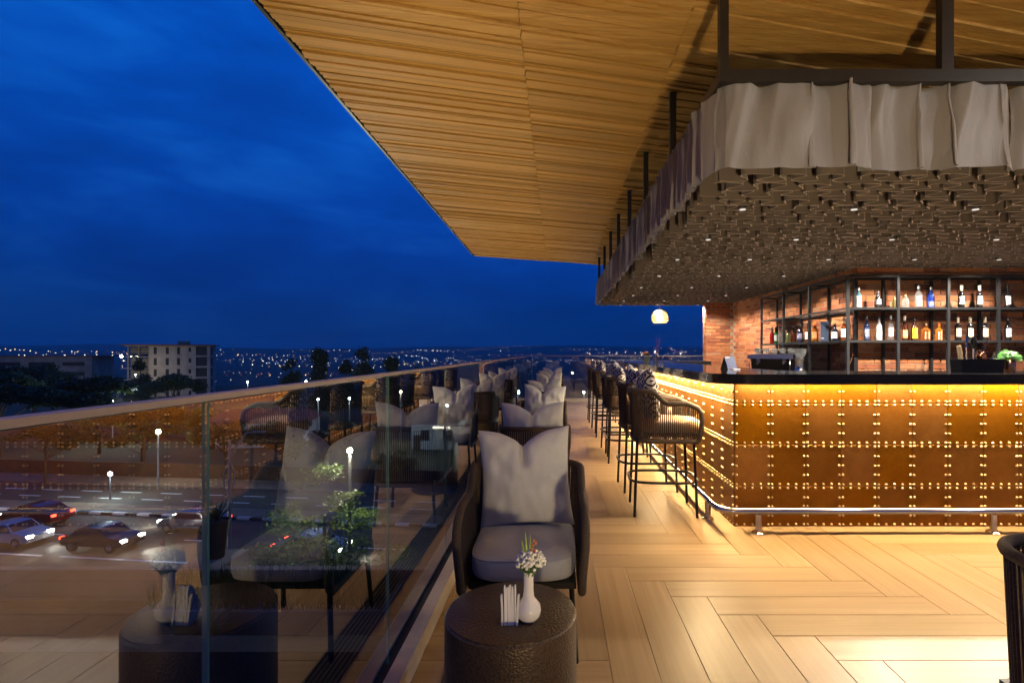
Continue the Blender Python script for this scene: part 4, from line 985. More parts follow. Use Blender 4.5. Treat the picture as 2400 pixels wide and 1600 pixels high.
def pillow_mesh(w, h, th, chop, mat, seed, nm='pillow_cover'):
    rr = random.Random(seed); o1 = rr.uniform(0, 50); n = 34; sk = rr.uniform(-0.12, 0.12)
    def surf(sign):
        def fn(u, v):
            a, c = 2 * u - 1, 2 * v - 1
            x = w / 2 * a * (1 - 0.075 * (1 - c * c)); z = h / 2 * c * (1 - 0.07 * (1 - a * a))
            body = max(0.0, (1 - a * a) * (1 - c * c)) ** 0.42
            y = sign * th / 2 * body
            k = sstep(-0.25, 1.0, c); g = exp(-((a - sk) / 0.36) ** 2); g2 = exp(-((a - sk) / 0.09) ** 2)
            z -= chop * (0.75 * g + 0.35 * g2) * k
            y *= 1 - 0.55 * g2 * sstep(0.15, 1.0, c)
            y += sign * body * (0.010 * nz3(a * 2.1 + o1, c * 2.1, sign) + 0.006 * nz3(a * 6 + o1, c * 3, sign * 2)) * (1 + abs(a))
            rad_ = atan2(a - sk, 1.25 - c); y += sign * 0.0055 * body * sin(rad_ * 13 + o1) * sstep(-0.2, 0.9, c); fold = 0.010 * body * sin(9 * (a * 0.6 + c) + o1) * exp(-((abs(a) - 0.75) / 0.25) ** 2); y += sign * fold
            return (x, y, z + h / 2)
        return fn
    b = MB(); b.grid(surf(-1), n, n); k = len(b.f); b.grid(surf(1), n, n)
    b.f = b.f[:k] + [f[::-1] for f in b.f[k:]]
    return b.mesh(nm, mat, True, 85)
pill = [pillow_mesh(0.50, 0.50, 0.17, 0.085, MAT['pillow'], 3 + q) for q in range(3)]
near_pill = pillow_mesh(0.48, 0.50, 0.21, 0.070, MAT['pillow'], 9)
dpil = [pillow_mesh(0.44, 0.44, 0.15, 0.03, MAT['diamond'], 21 + q) for q in range(3)]
def put_pillow(me, base, rz, label, group, lean, off, z, roll=0.0):
    o = place(me, 'pillow'); Rz = Matrix.Rotation(rz, 4, 'Z')
    o.matrix_world = Matrix.Translation(base) @ Rz @ Matrix.Translation((off[0], off[1], z)) @ Matrix.Rotation(lean, 4, 'X') @ Matrix.Rotation(roll, 4, 'Y')
    return tag(o, label, 'pillow', group)
L0 = make_lounge(); first = [True]
def lounge(x, y, rz, label, plabel, me, lean=-0.20, roll=0.0, z=0.462):
    o = L0 if first[0] else copy_tree(L0); first[0] = False
    o.location = (x, y, 0); o.rotation_euler = (0, 0, rz); o['label'] = label
    if plabel: put_pillow(me, (x, y, 0), rz, plabel, 'grey pillows on the armchairs', lean, (0.0, 0.135), z, roll)
lounge(-0.150, 2.53, 0, 'nearest rope armchair with grey seat, facing the hammered drum table', 'big grey pillow slouched in the nearest armchair', near_pill, -0.20, R(-3))
LC = [(-0.175, 4.32, pi, 'second rope armchair from the camera, back turned to the nearest one', 'pale pillow showing above the second armchair backrest'),
      (-0.17, 6.02, 0, 'third rope armchair along the glass, facing towards the camera', 'pale pillow in the third armchair along the glass'),
      (-0.16, 7.95, pi, 'fourth rope armchair along the glass, seen from behind', 'pale pillow in the fourth armchair along the glass'),
      (-0.15, 9.70, 0, 'fifth rope armchair along the glass, facing towards the camera', 'pale pillow in the fifth armchair along the glass'),
      (-0.14, 11.45, pi, 'sixth rope armchair along the glass, seen from behind', 'pale pillow in the sixth armchair along the glass'),
      (-0.12, 13.25, 0, 'last rope armchair in the row, near the far glass', 'pale pillow in the last armchair near the far glass')]
for i, (x, y_, rz, la, pa) in enumerate(LC): lounge(x, y_, rz + rnd.uniform(-.05, .05), la, pa, pill[i % 3], -0.17, R(rnd.uniform(-4, 4)), 0.47)
lounge(1.60, 1.34, R(2), 'rope armchair cut off by the right edge of the photo', None, None)
S0 = make_stool(); firsts = [True]
ST = [(0.905, 4.50, -3, 'nearest rope bar stool, beside the bar corner'), (0.90, 5.25, 2, 'second bar stool from the bar corner'), (0.90, 6.56, -4, 'third bar stool from the bar corner'), (0.90, 7.24, 3, 'fourth bar stool from the bar corner'),
      (0.89, 8.52, -2, 'fifth bar stool from the bar corner'), (0.90, 9.18, 4, 'sixth bar stool from the bar corner'), (0.88, 10.30, 0, 'farthest bar stool, by the end of the bar')]
pn = ['nearest', 'second', 'third', 'fourth', 'fifth', 'sixth', 'farthest']
for i, (x, y_, a, la) in enumerate(ST):
    o = S0 if firsts[0] else copy_tree(S0); firsts[0] = False
    rz = R(90 + a); o.location = (x, y_, 0); o.rotation_euler = (0, 0, rz); o['label'] = la
    put_pillow(dpil[i % 3], (x, y_, 0), rz + R(rnd.uniform(-8, 8)), 'black and white diamond patterned pillow on the %s bar stool' % pn[i], 'diamond pillows on the bar stools', -0.16, (0.0, 0.09), 0.785, R(rnd.uniform(-14, 6)))

# ================================================================== drum tables with vases
def drum(x, y, label):
    t = thing('side_table', label, 'side table', (x, y, 0), 0, 'hammered drum tables between the armchairs')
    MB().lathe([(0.218, 0.0), (0.2245, 0.012), (0.2245, 0.4585), (0.219, 0.464)], 64).build('drum', MAT['hammered'], t, angle=35)
    MB().lathe([(0.2185, 0.4645), (0.2185, 0.468), (0.215, 0.470), (0.0005, 0.470)], 64).build('top', MAT['hammered'], t, angle=35)
drum(-0.157, 1.795, 'nearest hammered dark bronze drum table with a white vase on it')
drum(-0.16, 5.17, 'drum table between the second and third armchairs'); drum(-0.15, 8.85, 'drum table between the fourth and fifth armchairs'); drum(-0.13, 12.35, 'farthest drum table by the last armchair')
VX, VY, VZ = -0.093, 1.72, 0.470
va = thing('vase', 'white long necked ceramic vase on the nearest drum table', 'vase', (VX, VY, VZ))
MB().lathe([(0.022, 0), (0.026, 0.003), (0.038, 0.018), (0.0415, 0.036), (0.038, 0.054), (0.026, 0.068), (0.0185, 0.078), (0.0165, 0.10), (0.0165, 0.15), (0.0185, 0.162), (0.0165, 0.162), (0.0145, 0.145), (0.0145, 0.09)], 36).build('vase_body', MAT['ceramic'], va, angle=60)
fl = thing('flower_posy', 'white gypsophila posy with green blades and orange buds in the ceramic vase', 'flowers', (VX, VY, VZ + 0.152)); fl.scale = (0.86, 0.86, 0.95)
b = MB(); bs = MB()
for q in range(250):
    a = rnd.uniform(0, 6.28); r_ = 0.055 * sqrt(rnd.random()); z = 0.045 + 0.030 * (1 - (r_ / 0.06) ** 2) + rnd.uniform(-.022, .008); c = (r_ * cos(a) + 0.008, r_ * sin(a), z)
    s_ = rnd.uniform(0.0045, 0.0075); b.lathe([(s_ * .5, -s_ * .8), (s_, -s_ * .2), (s_ * .95, s_ * .3), (s_ * .4, s_ * .8)], 6, c)
    if q % 3 == 0: bs.tube([(0, 0, -0.04), (c[0] * .4, c[1] * .4, 0.0), c], 0.0008, 4)
tag(b.build('blossoms', MAT['blossom'], fl), kind='stuff'); tag(bs.build('stems', MAT['stem'], fl), kind='stuff')
for (dx, dz, w_) in ((-0.026, 0.120, 0.0045), (-0.012, 0.145, 0.005), (0.008, 0.138, 0.0045), (-0.019, 0.098, 0.004)):
    b = MB(); n = 8; vs = []
    for q in range(n):
        f = q / (n - 1); ww = w_ * (1 - f) ** .6 + 0.0004; vs += [(dx * f * 1.0 - ww, -0.004, dz * f), (dx * f + ww, -0.004 + 0.002, dz * f)]
    b.add(vs, [(2 * q, 2 * q + 1, 2 * q + 3, 2 * q + 2) for q in range(n - 1)]); b.build('leaf_blade', MAT['blade'], fl)
MB().tube([(0.0, 0, 0.02), (0.012, 0, 0.08), (0.02, 0, 0.115)], 0.0012, 5).build('bud_stem', MAT['stem'], fl)
for (dx, dz) in ((0.012, 0.085), (0.024, 0.082), (0.017, 0.100), (0.027, 0.108), (0.019, 0.117)):
    MB().lathe([(0.002, -0.006), (0.005, -0.001), (0.004, 0.005), (0.001, 0.008)], 8, (dx, -0.004, dz)).build('bud', MAT['orange'], fl)
nh = thing('napkin_holder', 'white ceramic napkin holder packed with folded napkins on the nearest drum table', 'napkin holder', (-0.152, 1.705, VZ), R(12))
def leafshape(y0, lean, wd, hh, thick):
    n = 12; vs = []; 
    for q in range(n + 1):
        f = q / n; w_ = wd * (0.62 + 0.9 * f - 1.25 * f * f) * (1 if f < 1 else .6); xo = 0.012 * sin(f * 3.0); yy = y0 + lean * f * f
        vs += [(-w_ + xo, yy - thick / 2, hh * f), (w_ + xo, yy - thick / 2, hh * f), (w_ + xo, yy + thick / 2, hh * f), (-w_ + xo, yy + thick / 2, hh * f)]
    fs = []
    for q in range(n):
        for k in range(4): l = (k + 1) % 4; fs.append((4 * q + k, 4 * q + l, 4 * q + 4 + l, 4 * q + 4 + k))
    fs += [(3, 2, 1, 0), (4 * n, 4 * n + 1, 4 * n + 2, 4 * n + 3)]; return vs, fs
for y0, ln in ((-0.024, -0.004), (0.024, 0.004)):
    b = MB(); b.add(*leafshape(y0, ln, 0.032, 0.092, 0.007)); b.build('side_plate', MAT['ceramic'], nh, angle=60).rotation_euler = (0, 0, R(78))
for q in range(7):
    b = MB(); b.add(*leafshape(-0.0165 + 0.0055 * q, rnd.uniform(-.004, .004), 0.027, 0.122 - 0.004 * (q % 3), 0.0052)); b.build('napkin', MAT['paper'], nh, angle=60).rotation_euler = (0, 0, R(78 + rnd.uniform(-5, 5)))

# ================================================================== added spotlights under the soffit, put in to light the front terrace
sp_me = MB().lathe([(0.045, 0.0), (0.045, 0.09), (0.012, 0.095), (0.012, 0.16)], 16).mesh('housing', MAT['black_metal'])
sl_me = MB().lathe([(0.038, -0.003), (0.038, 0.001)], 16).mesh('lens', MAT['disc'])
def fill_roof_spot(label, x, y, target, watt, size=80, col=WARM2):
    z = ceil_z(x) - 0.20
    t = thing('fill_spotlight', label, 'fill_spotlight', (x, y, z), 0, 'added roof spotlights above the terrace')
    place(sp_me, 'housing', t); place(sl_me, 'lens', t)
    d = Vector(target) - Vector((x, y, z - 0.02)); q = d.to_track_quat('-Z', 'Y').to_euler()
    lamp('fill_spotlight_beam', 'SPOT', (0, 0, -0.02), watt, col, t, q, spot_size=R(size), spot_blend=0.6, shadow_soft_size=0.06)
fill_roof_spot('added black spotlight under the roof above the front right terrace', 4.3, 1.3, (2.2, 3.2, 1.8), FILL_SPOT_W * 1.7, 110, (1.0, 0.92, 0.84))
fill_roof_spot('added black spotlight under the roof farther right, beyond the bar front', 6.2, 1.2, (3.2, 3.3, 2.0), FILL_SPOT_W * 2.2, 100, (1.0, 0.92, 0.84))
fill_roof_spot('added black spotlight under the roof above the right armchair', 2.0, -0.6, (0.7, 2.6, 0.0), FILL_SPOT_W * 0.95, 100)

# uplights added on the terrace behind the viewpoint, washing the timber roof
def fill_uplight(label, x, y, target, watt, size=120):
    t = thing('fill_uplight', label, 'fill_uplight', (x, y, 0), 0, 'added floor uplights washing the timber roof')
    MB().lathe([(0.07, 0), (0.07, 0.03), (0.05, 0.04), (0.05, 0.15), (0.055, 0.16)], 16).build('housing', MAT['black_metal'], t); MB().lathe([(0.044, 0.1605), (0.044, 0.163)], 16).build('lens', MAT['disc'], t)
    d = Vector(target) - Vector((x, y, 0.17)); q = d.to_track_quat('-Z', 'Y').to_euler()
    lamp('fill_uplight_beam', 'SPOT', (0, 0, 0.19), watt, WARM, t, q, spot_size=R(size), spot_blend=1.0, shadow_soft_size=0.08)
fill_uplight('small added uplight on the floor below the rope armchair at the right', 0.95, -0.9, (1.4, 4.2, 3.7), FILL_UP_W * 2.0, 95)

# ================================================================== OUTSIDE: terrain, street, buildings, trees
GZ = -11.0
def terr(x, y):
    d = hypot(x, y)
    z = GZ - 0.02
    z -= 44 * sstep(170, 900, d)
    z += 12 * sstep(1100, 2300, d) + 66 * sstep(2300, 5200, d)
    if d > 300:
        k = sstep(300, 1500, d); z += k * (10 * nz3(x * 0.0011 + 5, y * 0.0011) + 6 * nz3(x * 0.003, y * 0.003 + 9))
    if d > 3500: z += sstep(3200, 5600, d) * 105 * max(-0.1, 0.28 + 0.95 * nz3(x * 0.00052 + 3.3, y * 0.00034 + 1.7) + 0.2 * nz3(x * 0.0019, y * 0.0012 + 4))
    return z
b = MB(); NA, NR = 180, 64
rad = [0.6] + [6 * (9000 / 6) ** (q / (NR - 2)) for q in range(NR - 1)]
b.grid(lambda u, v: (rad[int(round(v * (NR - 1)))] * cos(u * 2 * pi), rad[int(round(v * (NR - 1)))] * sin(u * 2 * pi), terr(rad[int(round(v * (NR - 1)))] * cos(u * 2 * pi), rad[int(round(v * (NR - 1)))] * sin(u * 2 * pi))), NA, NR, closed_u=True)
tag(b.build('terrain', MAT['ground'], angle=90), kind='structure')

RA = math.atan(-0.114); RO = Vector((-30.0, 39.7, GZ)); RU = Vector((cos(RA), sin(RA), 0)); RV = Vector((-sin(RA), cos(RA), 0))
def rp(u, v, z=0.0): return RO + RU * u + RV * v + Vector((0, 0, z))
def road_sheet(nm, u0, u1, v0, v1, z, mat, h=0.0):
    b = MB(); c = rp((u0 + u1) / 2, (v0 + v1) / 2, z - h / 2 if h else z)
    if h: b.box((0, 0, 0), (u1 - u0, v1 - v0, h), RA)
    else: b.quad((0, 0, 0), RU * (u1 - u0) / 2, RV * (v1 - v0) / 2)
    return tag(b.build(nm, MAT[mat], None, False, loc=c), kind='structure')
road_sheet('road', -70, 80, -10.0, -0.3, 0.01, 'asphalt'); road_sheet('road', -70, 80, 1.9, 7.5, 0.01, 'asphalt')
road_sheet('pavement', -70, 80, -13.0, -10.0, 0.15, 'pave', 0.2); road_sheet('median', -70, 80, 0.001, 1.9, 0.15, 'pave', 0.2); road_sheet('pavement', -70, 80, 7.5, 10.5, 0.15, 'pave', 0.2)
kb = tag(MB().box((0, 0, 0), (150, 0.02, 0.1), RA).build('kerb', MAT['black_paint'], None, False, loc=rp(5, -0.011, 0.06)), kind='structure')
km = [MB().box((0, 0, 0), (1.0, 0.30, 0.17), RA).mesh('kerb_stone', MAT[q], False) for q in ('white_paint', 'black_paint')]
for q in range(70): place(km[q % 2], 'kerb_stone', kb, rp(-38 + q * 1.02, -0.175, 0.085) - Vector(kb.location))
def dashes(nm, v, u0, u1, L, gap, w=0.16):
    b = MB(); u = u0; c0 = rp(0, v, 0.015)
    while u < u1: b.quad(RU * (u + L / 2), RU * L / 2, RV * w / 2); u += L + gap
    return tag(b.build(nm, MAT['white_paint'], None, False, loc=c0), kind='structure')
dashes('lane_marking', 3.7, -60, 60, 2.0, 1.9, 0.22); dashes('lane_marking', 5.6, -60, 60, 2.0, 1.9, 0.22); dashes('lane_marking', -8.0, -60, 60, 14.0, 1.2, 0.2); dashes('lane_marking', -4.6, -60, 60, 3.0, 3.0, 0.15)
bw = thing('boundary_wall', 'low rendered boundary wall across the street behind the far pavement', 'wall')
MB().box((0, 0, 0), (110, 0.3, 1.3), RA).build('wall_face', MAT['brownwall'], bw, False, loc=rp(-2, 11.0, 0.65)); MB().box((0, 0, 0), (110, 0.4, 0.10), RA).build('coping', MAT['brownwall'], bw, False, loc=rp(-2, 11.0, 1.352))

# cars standing in traffic with their lights on
def make_car():
    t = thing('car', 'x', 'car', group='cars queuing on the street')
    prof = [(-2.15, 0.35), (-2.2, 0.62), (-2.08, 0.86), (-1.55, 0.95), (-1.05, 1.36), (-0.3, 1.47), (0.55, 1.42), (1.05, 0.98), (1.85, 0.86), (2.12, 0.68), (2.15, 0.36)]
    b = MB(); secs = ((-0.86, 0.96), (-0.80, 1.0), (0.80, 1.0), (0.86, 0.96)); n = len(prof); vs = []
    for (y_, k) in secs:
        for (x, z) in prof:
            yy = y_ * (1 - 0.16 * sstep(0.9, 1.45, z)); vs.append((x * (k if abs(x) > 1.8 else 1), yy, z))
    fs = []
    for s in range(3):
        for q in range(n): l = (q + 1) % n; fs.append((s * n + q, s * n + l, (s + 1) * n + l, (s + 1) * n + q))
    fs += [tuple(range(n)), tuple(range(3 * n, 4 * n))[::-1]]; b.add(vs, fs); b.build('body', CARC[0], t, angle=30)
    for s in (-1, 1):
        b = MB(); y0 = s * 0.865; vs = [(-1.36, y0 * .985, 0.98), (0.92, y0 * .985, 0.98), (0.50, y0 * 0.88, 1.36), (-0.95, y0 * 0.88, 1.32)]; b.add(vs + [(x, y_ * .96, z) for x, y_, z in vs], [(0, 1, 2, 3), (7, 6, 5, 4), (0, 4, 5, 1), (1, 5, 6, 2), (2, 6, 7, 3), (3, 7, 4, 0)]); b.build('side_window', MAT['carglass'], t, False)
        MB().box((2.02, s * 0.62, 0.70), (0.24, 0.34, 0.13)).build('headlight', MAT['headlight'], t, False); MB().box((-2.10, s * 0.66, 0.78), (0.20, 0.28, 0.14)).build('taillight', MAT['taillight'], t, False)
    for (x0, x1, z0, z1, nm) in ((0.58, 1.03, 1.41, 1.0, 'windscreen'), (-1.08, -1.52, 1.36, 0.985, 'rear_window')):
        b = MB(); k = 0.02 * (1 if x0 > 0 else -1); vs = [(x0 + k, -0.66, z0), (x0 + k, 0.66, z0), (x1 + k, 0.76, z1), (x1 + k, -0.76, z1)]; b.add(vs + [(x - 2 * k, y_, z - 0.02) for x, y_, z in vs], [(0, 1, 2, 3), (7, 6, 5, 4), (0, 4, 5, 1), (1, 5, 6, 2), (2, 6, 7, 3), (3, 7, 4, 0)]); b.build(nm, MAT['carglass'], t, False)
    for x in (-1.32, 1.34):
        for s in (-1, 1):
            w = MB(); pts = [(0.33 * cos(2 * pi * k / 16), 0.33 * sin(2 * pi * k / 16)) for k in range(16)]
            w.prism(pts, -0.1, 0.1); o = w.build('wheel', MAT['tyre'], t, True, 30); o.rotation_euler = (R(90), 0, 0); o.location = (x, s * 0.78, 0.33)
            h = MB(); h.prism([(q * .6, r_ * .6) for q, r_ in pts], -0.105, 0.105); h.build('rim', MAT['chrome2'], o, True, 30)
    return t
C0 = make_car(); fc = True
for (u, v, fwd, ci, la) in ((-4.6, -6.4, 1, 0, 'silver car with headlights on in the nearest lane, far left of the street'), (2.0, -6.4, 1, 1, 'black car with headlights on in the nearest lane, below the cool white lamp'), (16.0, -6.2, 1, 2, 'white car farther along the nearest lane, right of the lit tree'),
                            (-7.5, -2.6, -1, 3, 'dark red car with tail lights on in the farther lane'), (5.0, -2.6, -1, 4, 'grey car with tail lights on in the farther lane, beside the lit tree')):
    o = C0 if fc else copy_tree(C0); fc = False
    o.location = rp(u, v, 0.012); o.rotation_euler = (0, 0, RA + (0 if fwd > 0 else pi)); o['label'] = la
    for ch in o.children:
        if ch.name.startswith('body'):
            if ci: ch.data = ch.data.copy(); ch.data.materials[0] = CARC[ci]
    lamp('headlight_beam', 'SPOT', (2.25, 0, 0.72), 620 * STREET, (1, 0.93, 0.82), o, (R(82), 0, R(-90)), spot_size=R(75), spot_blend=0.7, shadow_soft_size=0.2)

# street lamps
def globe_lamp(label, x, y, z, r, warm, watt, arm=0.0):
    if not ('bright yellow' in label or 'cool white low' in label): r *= 0.62
    g = terr(x, y) if hypot(x, y) > 100 else GZ
    t = thing('street_lamp', label, 'street lamp', (x, y, g), 0, 'lit lamps in the gardens and streets')
    H = z - g; MB().tube([(0, 0, 0), (0, 0, H - r * 0.6)], [0.09, 0.05], 8).build('pole', MAT['lamp_pole'], t); MB().lathe([(r * .3, -r), (r * .8, -r * .6), (r, 0), (r * .8, r * .6), (r * .3, r)], 10, (0, 0, H)).build('globe', MAT['lamp_warm' if warm else 'lamp_cool'], t)
    if watt: lamp('globe_light', 'POINT', (0, 0, H), watt * STREET, (1, 0.92, 0.68) if warm else (0.8, 0.97, 1), t, shadow_soft_size=r * 1.6)
for a in (('bright yellow garden lamp beyond the street, left of the first glass joint', -36.6, 48.0, -5.9, 0.20, True, 1100), ('cool white low lamp across the street, far left', -37.6, 44.0, -8.85, 0.17, False, 900), ('bright yellow lamp above the lit tree', -6.97, 17.6, -1.95, 0.10, True, 1500),
          ('small orange street lamp right of the concrete building', -71.0, 120.0, -5.4, 0.3, True, 2500), ('cool white lamp below the tall dark trees', -52.8, 110.0, -4.7, 0.28, False, 1800), ('yellow lamp seen through the glass near the white roadside building', -20.9, 70.0, -3.9, 0.26, True, 2200),
          ('cool white lamp on the road right of the second glass joint', -12.6, 60.0, -4.7, 0.22, False, 1800), ('cool white lamp among the bushes, left of a pair', -27.4, 60.0, -4.0, 0.18, False, 1200), ('cool white lamp among the bushes, right of a pair', -23.8, 60.0, -3.9, 0.18, False, 1200),
          ('street lamp with added warm light in front of the unfinished concrete building', -112.0, 139.0, -4.5, 0.22, True, 2400), ('added warm street lamp in front of the long low concrete building', -158.0, 150.0, -4.0, 0.22, True, 1300), ('small cool lamp under the lit hedge, left', -59.5, 70.0, -5.05, 0.16, False, 2600), ('small cool lamp under the lit hedge, in front of the concrete building', -57.0, 70.0, -5.35, 0.16, False, 2600), ('cool lamp beyond the far glass, near the stools', 3.1, 60.0, -3.2, 0.18, False, 1500),  # warm light of both street lamps is added for the concrete walls
          ('tall floodlight left of the concrete building', -250.0, 300.0, -0.9, 1.1, True, 0), ('tall floodlight close to the concrete building, left of two', -244.0, 300.0, -0.9, 0.75, True, 0), ('tall floodlight touching the concrete building outline', -241.0, 300.0, -0.9, 0.75, True, 0)): globe_lamp(*a)
sl = thing('lamp_post', 'unlit grey street lamp with a curved double arm on the near pavement', 'lamp post', (-18.4, 29.4, GZ + 0.15))
MB().tube([(0, 0, 0), (0, 0, 7.3)], [0.11, 0.07], 10).build('pole', MAT['lamp_pole'], sl); MB().tube([(0.02, 0, 4.3), (-0.30, 0, 4.7), (-0.34, 0, 5.4), (0.0, 0, 6.2), (0.6, 0, 7.2), (1.0, 0, 7.75)], 0.04, 8).build('curved_arm', MAT['lamp_pole'], sl)
MB().tube([(0.03, 0, 4.4), (0.26, 0, 4.9), (0.28, 0, 5.5), (0.06, 0, 6.0)], 0.035, 8).build('curved_arm', MAT['lamp_pole'], sl); MB().tube([(0.05, 0, 6.5), (0.9, 0, 7.68), (1.55, 0, 7.75)], 0.04, 8).build('lamp_arm', MAT['lamp_pole'], sl); MB().box((1.6, 0, 7.74), (0.75, 0.24, 0.08)).build('lamp_head', MAT['lamp_pole'], sl, False)

# concrete buildings
win_me = {}
def window_part(parent, c, d):
    key = d
    if key not in win_me: win_me[key] = MB().box((0, 0, 0), d).mesh('window', MAT['opening'], False)
    return place(win_me[key], 'window', parent, c)
def wall_with_openings(b, x0, x1, z0, z1, y, th, ops):
    """front wall in the plane y made of strips that leave the openings (xa, xb, za, zb) free"""
    xs = sorted({x0, x1, *[o[0] for o in ops], *[o[1] for o in ops]}); 
    for xa, xb in zip(xs[:-1], xs[1:]):
        col = sorted([(o[2], o[3]) for o in ops if o[0] <= xa + 1e-6 and o[1] >= xb - 1e-6]); z = z0
        for (za, zb) in col:
            if za > z + 1e-6: b.box(((xa + xb) / 2, y, (z + za) / 2), (xb - xa, th, za - z))
            z = max(z, zb)
        if z1 > z + 1e-6: b.box(((xa + xb) / 2, y, (z + z1) / 2), (xb - xa, th, z1 - z))
cb = thing('concrete_building', 'unfinished five storey concrete building with red roof edge beyond the trees', 'building', (-110.5, 150.0, GZ - 1.6), R(27))
cb.scale = (0.80, 0.85, 1.0); ops = []; sh_ = 3.15
for f in range(5):
    z = 0.4 + f * sh_
    for (xa, xb) in ((-5.2, -4.3), (-1.7, -0.8), (1.6, 2.5)): ops.append((xa, xb, z + 0.5, z + 2.5))
    ops.append((5.0, 5.8, z + 1.2, z + 2.4)); ops.append((7.2, 10.6, z + 0.2, z + 2.8))
b = MB(); wall_with_openings(b, -6.5, 11.5, 0, 15.9, 0, 0.3, ops); b.box((11.35, 7.5, 7.95), (0.3, 14.6, 15.9)); b.box((2.5, 14.95, 7.95), (17.6, 0.3, 15.9)); b.build('wall', MAT['concrete'], cb, False)
for (xa, xb, za, zb) in ops: window_part(cb, ((xa + xb) / 2, 0.35, (za + zb) / 2), (round(xb - xa + 0.1, 2), 0.3, round(zb - za + 0.1, 2)))
for f in range(6):
    z = f * sh_; MB().box((-1.0, 7.4, z + 0.1), (25.4 if 0 < f else 23, 13.6, 0.22)).build('floor_slab', MAT['concrete'], cb, False)
for x in (-12.6, -9.6, -6.75):
    for y_ in (0.9, 6, 12): MB().box((x, y_, 7.9), (0.4, 0.4, 15.8)).build('column', MAT['concrete2'], cb, False)
for f in range(5): MB().box((-9.7, 3.2, 0.3 + f * sh_ + 1.3), (5.4, 0.2, 2.5)).build('recessed_wall', MAT['concrete2'], cb, False)
for f in range(1, 5): MB().tube([(-13.3, 0.55, f * sh_ + 1.1), (-6.9, 0.55, f * sh_ + 1.1)], 0.05, 5).build('railing', MAT['lamp_pole'], cb)
MB().box((-0.8, 7.2, 16.12), (27.4, 16.4, 0.3)).build('roof', MAT['roof_red'], cb, False); MB().box((3.0, 4.0, 16.8), (3.4, 3.0, 1.0)).build('roof_box', MAT['concrete2'], cb, False)
for f in range(5): window_part(cb, (11.62, 4.2, 0.4 + f * sh_ + 1.4), (0.25, 2.4, 2.3))
lb = thing('concrete_building', 'long low concrete frame building at the left edge, behind the dark trees', 'building', (-168.0, 165.0, GZ - 0.5), R(14))
ops = [(x, x + w, z, z + 1.2) for z in (2.2, 5.4, 8.6) for (x, w) in ((-9, 8), (1, 7), (10, 6))]
b = MB(); wall_with_openings(b, -12, 18, 0, 11.6, 0, 0.3, ops); b.box((3, 12.0, 5.8), (30, 0.3, 11.6)); b.box((17.85, 6, 5.8), (0.3, 11.4, 11.6)); b.build('wall', MAT['concrete2'], lb, False)
for (xa, xb, za, zb) in ops: window_part(lb, ((xa + xb) / 2, 0.35, (za + zb) / 2), (round(xb - xa + 0.1, 2), 0.3, 1.3))
for f in range(4): MB().box((-17.5, 6, f * 3.6 + 0.2), (11, 12, 0.3)).build('floor_slab', MAT['concrete2'], lb, False)
for x in (-22.5, -19, -15.5): MB().box((x, 0.6, 5.7), (0.4, 0.4, 11.4)).build('column', MAT['concrete'], lb, False)
MB().box((-2, 6, 11.75), (43, 13, 0.25)).build('roof', MAT['roof_red'], lb, False)
def house(label, x, y, w, d, h, rz, wallm='plaster', roofm='roof_red', lit=None):
    t = thing('house', label, 'house', (x, y, (terr(x, y) if hypot(x, y) > 100 else GZ) - 0.2), rz, 'roadside buildings seen through the glass')
    MB().box((0, 0, h / 2), (w, d, h)).build('wall', MAT[wallm], t, False)
    b = MB(); e_ = 0.5; b.add([(-w / 2 - e_, -d / 2 - e_, h), (w / 2 + e_, -d / 2 - e_, h), (w / 2 + e_, d / 2 + e_, h), (-w / 2 - e_, d / 2 + e_, h), (-w / 2 + 1, 0, h + 1.5), (w / 2 - 1, 0, h + 1.5)], [(0, 1, 5, 4), (1, 2, 5), (2, 3, 4, 5), (3, 0, 4), (3, 2, 1, 0)]); b.build('roof', MAT[roofm], t, False)
    for q in range(int(w // 3)):
        o = window_part(t, (-w / 2 + 1.8 + 3 * q, -d / 2 - 0.03, h * 0.55), (1.1, 0.08, 1.3))
    MB().box((-w / 2 + 0.75, -d / 2 - 0.03, 1.0), (0.9, 0.08, 2.0)).build('door', MAT['bark'], t, False)
    if lit: MB().box((w * 0.15, -d / 2 - 0.9, h - 0.45), (w * 0.6, 0.12, 0.28)).build('lit_fascia', MAT[lit], t, False)
house('white roadside building with a long lit fascia right of the second glass joint', -13.8, 70, 9, 7, 3.6, R(-6), 'plaster', 'ledge', 'city0'); house('pale house with dark roof below the row of pillows', -7.2, 62, 9, 7, 3.4, R(18), 'plaster', 'concrete2'); house('low brown roofed house behind the nearest armchair back', -17.5, 95, 12, 8, 3.2, R(4), 'pave')
house('small plastered house beyond the far glass, left of the stools', 2.0, 78, 8, 6, 3.5, R(-10), 'pave', 'concrete2'); house('pale wide building beyond the far glass near the stools', 7.0, 66, 7, 6, 5.2, R(-14), 'plaster', 'ledge'); house('dark roofed house left of the street lamp, behind the garden trees', -40, 72, 12, 8, 3.4, R(12), 'plaster', 'roof_red')

# trees
def leaf_cloud(clumps, n, size, seed, flat=0.6):
    rr = random.Random(seed); b = MB(); tot = sum(c[3] ** 2 for c in clumps)
    for (cx, cy, cz, r, kz) in clumps:
        for q in range(int(n * r * r / tot)):
            while True:
                p = Vector((rr.uniform(-1, 1), rr.uniform(-1, 1), rr.uniform(-1, 1)))
                if 0.15 < p.length < 1: break
            p *= (0.55 + 0.45 * rr.random()) / max(p.length, .3) ** .35
            c = Vector((cx + p.x * r, cy + p.y * r, cz + p.z * r * kz)); d = Vector((rr.gauss(0, 1), rr.gauss(0, 1), rr.gauss(0, flat))).normalized(); e_ = d.cross(Vector((rr.gauss(0, .5), rr.gauss(0, .5), 1))).normalized(); s = size * rr.uniform(.6, 1.3)
            b.add([c - d * s, c + e_ * s * .5, c + d * s, c - e_ * s * .5], [(0, 1, 2, 3)])
    return b
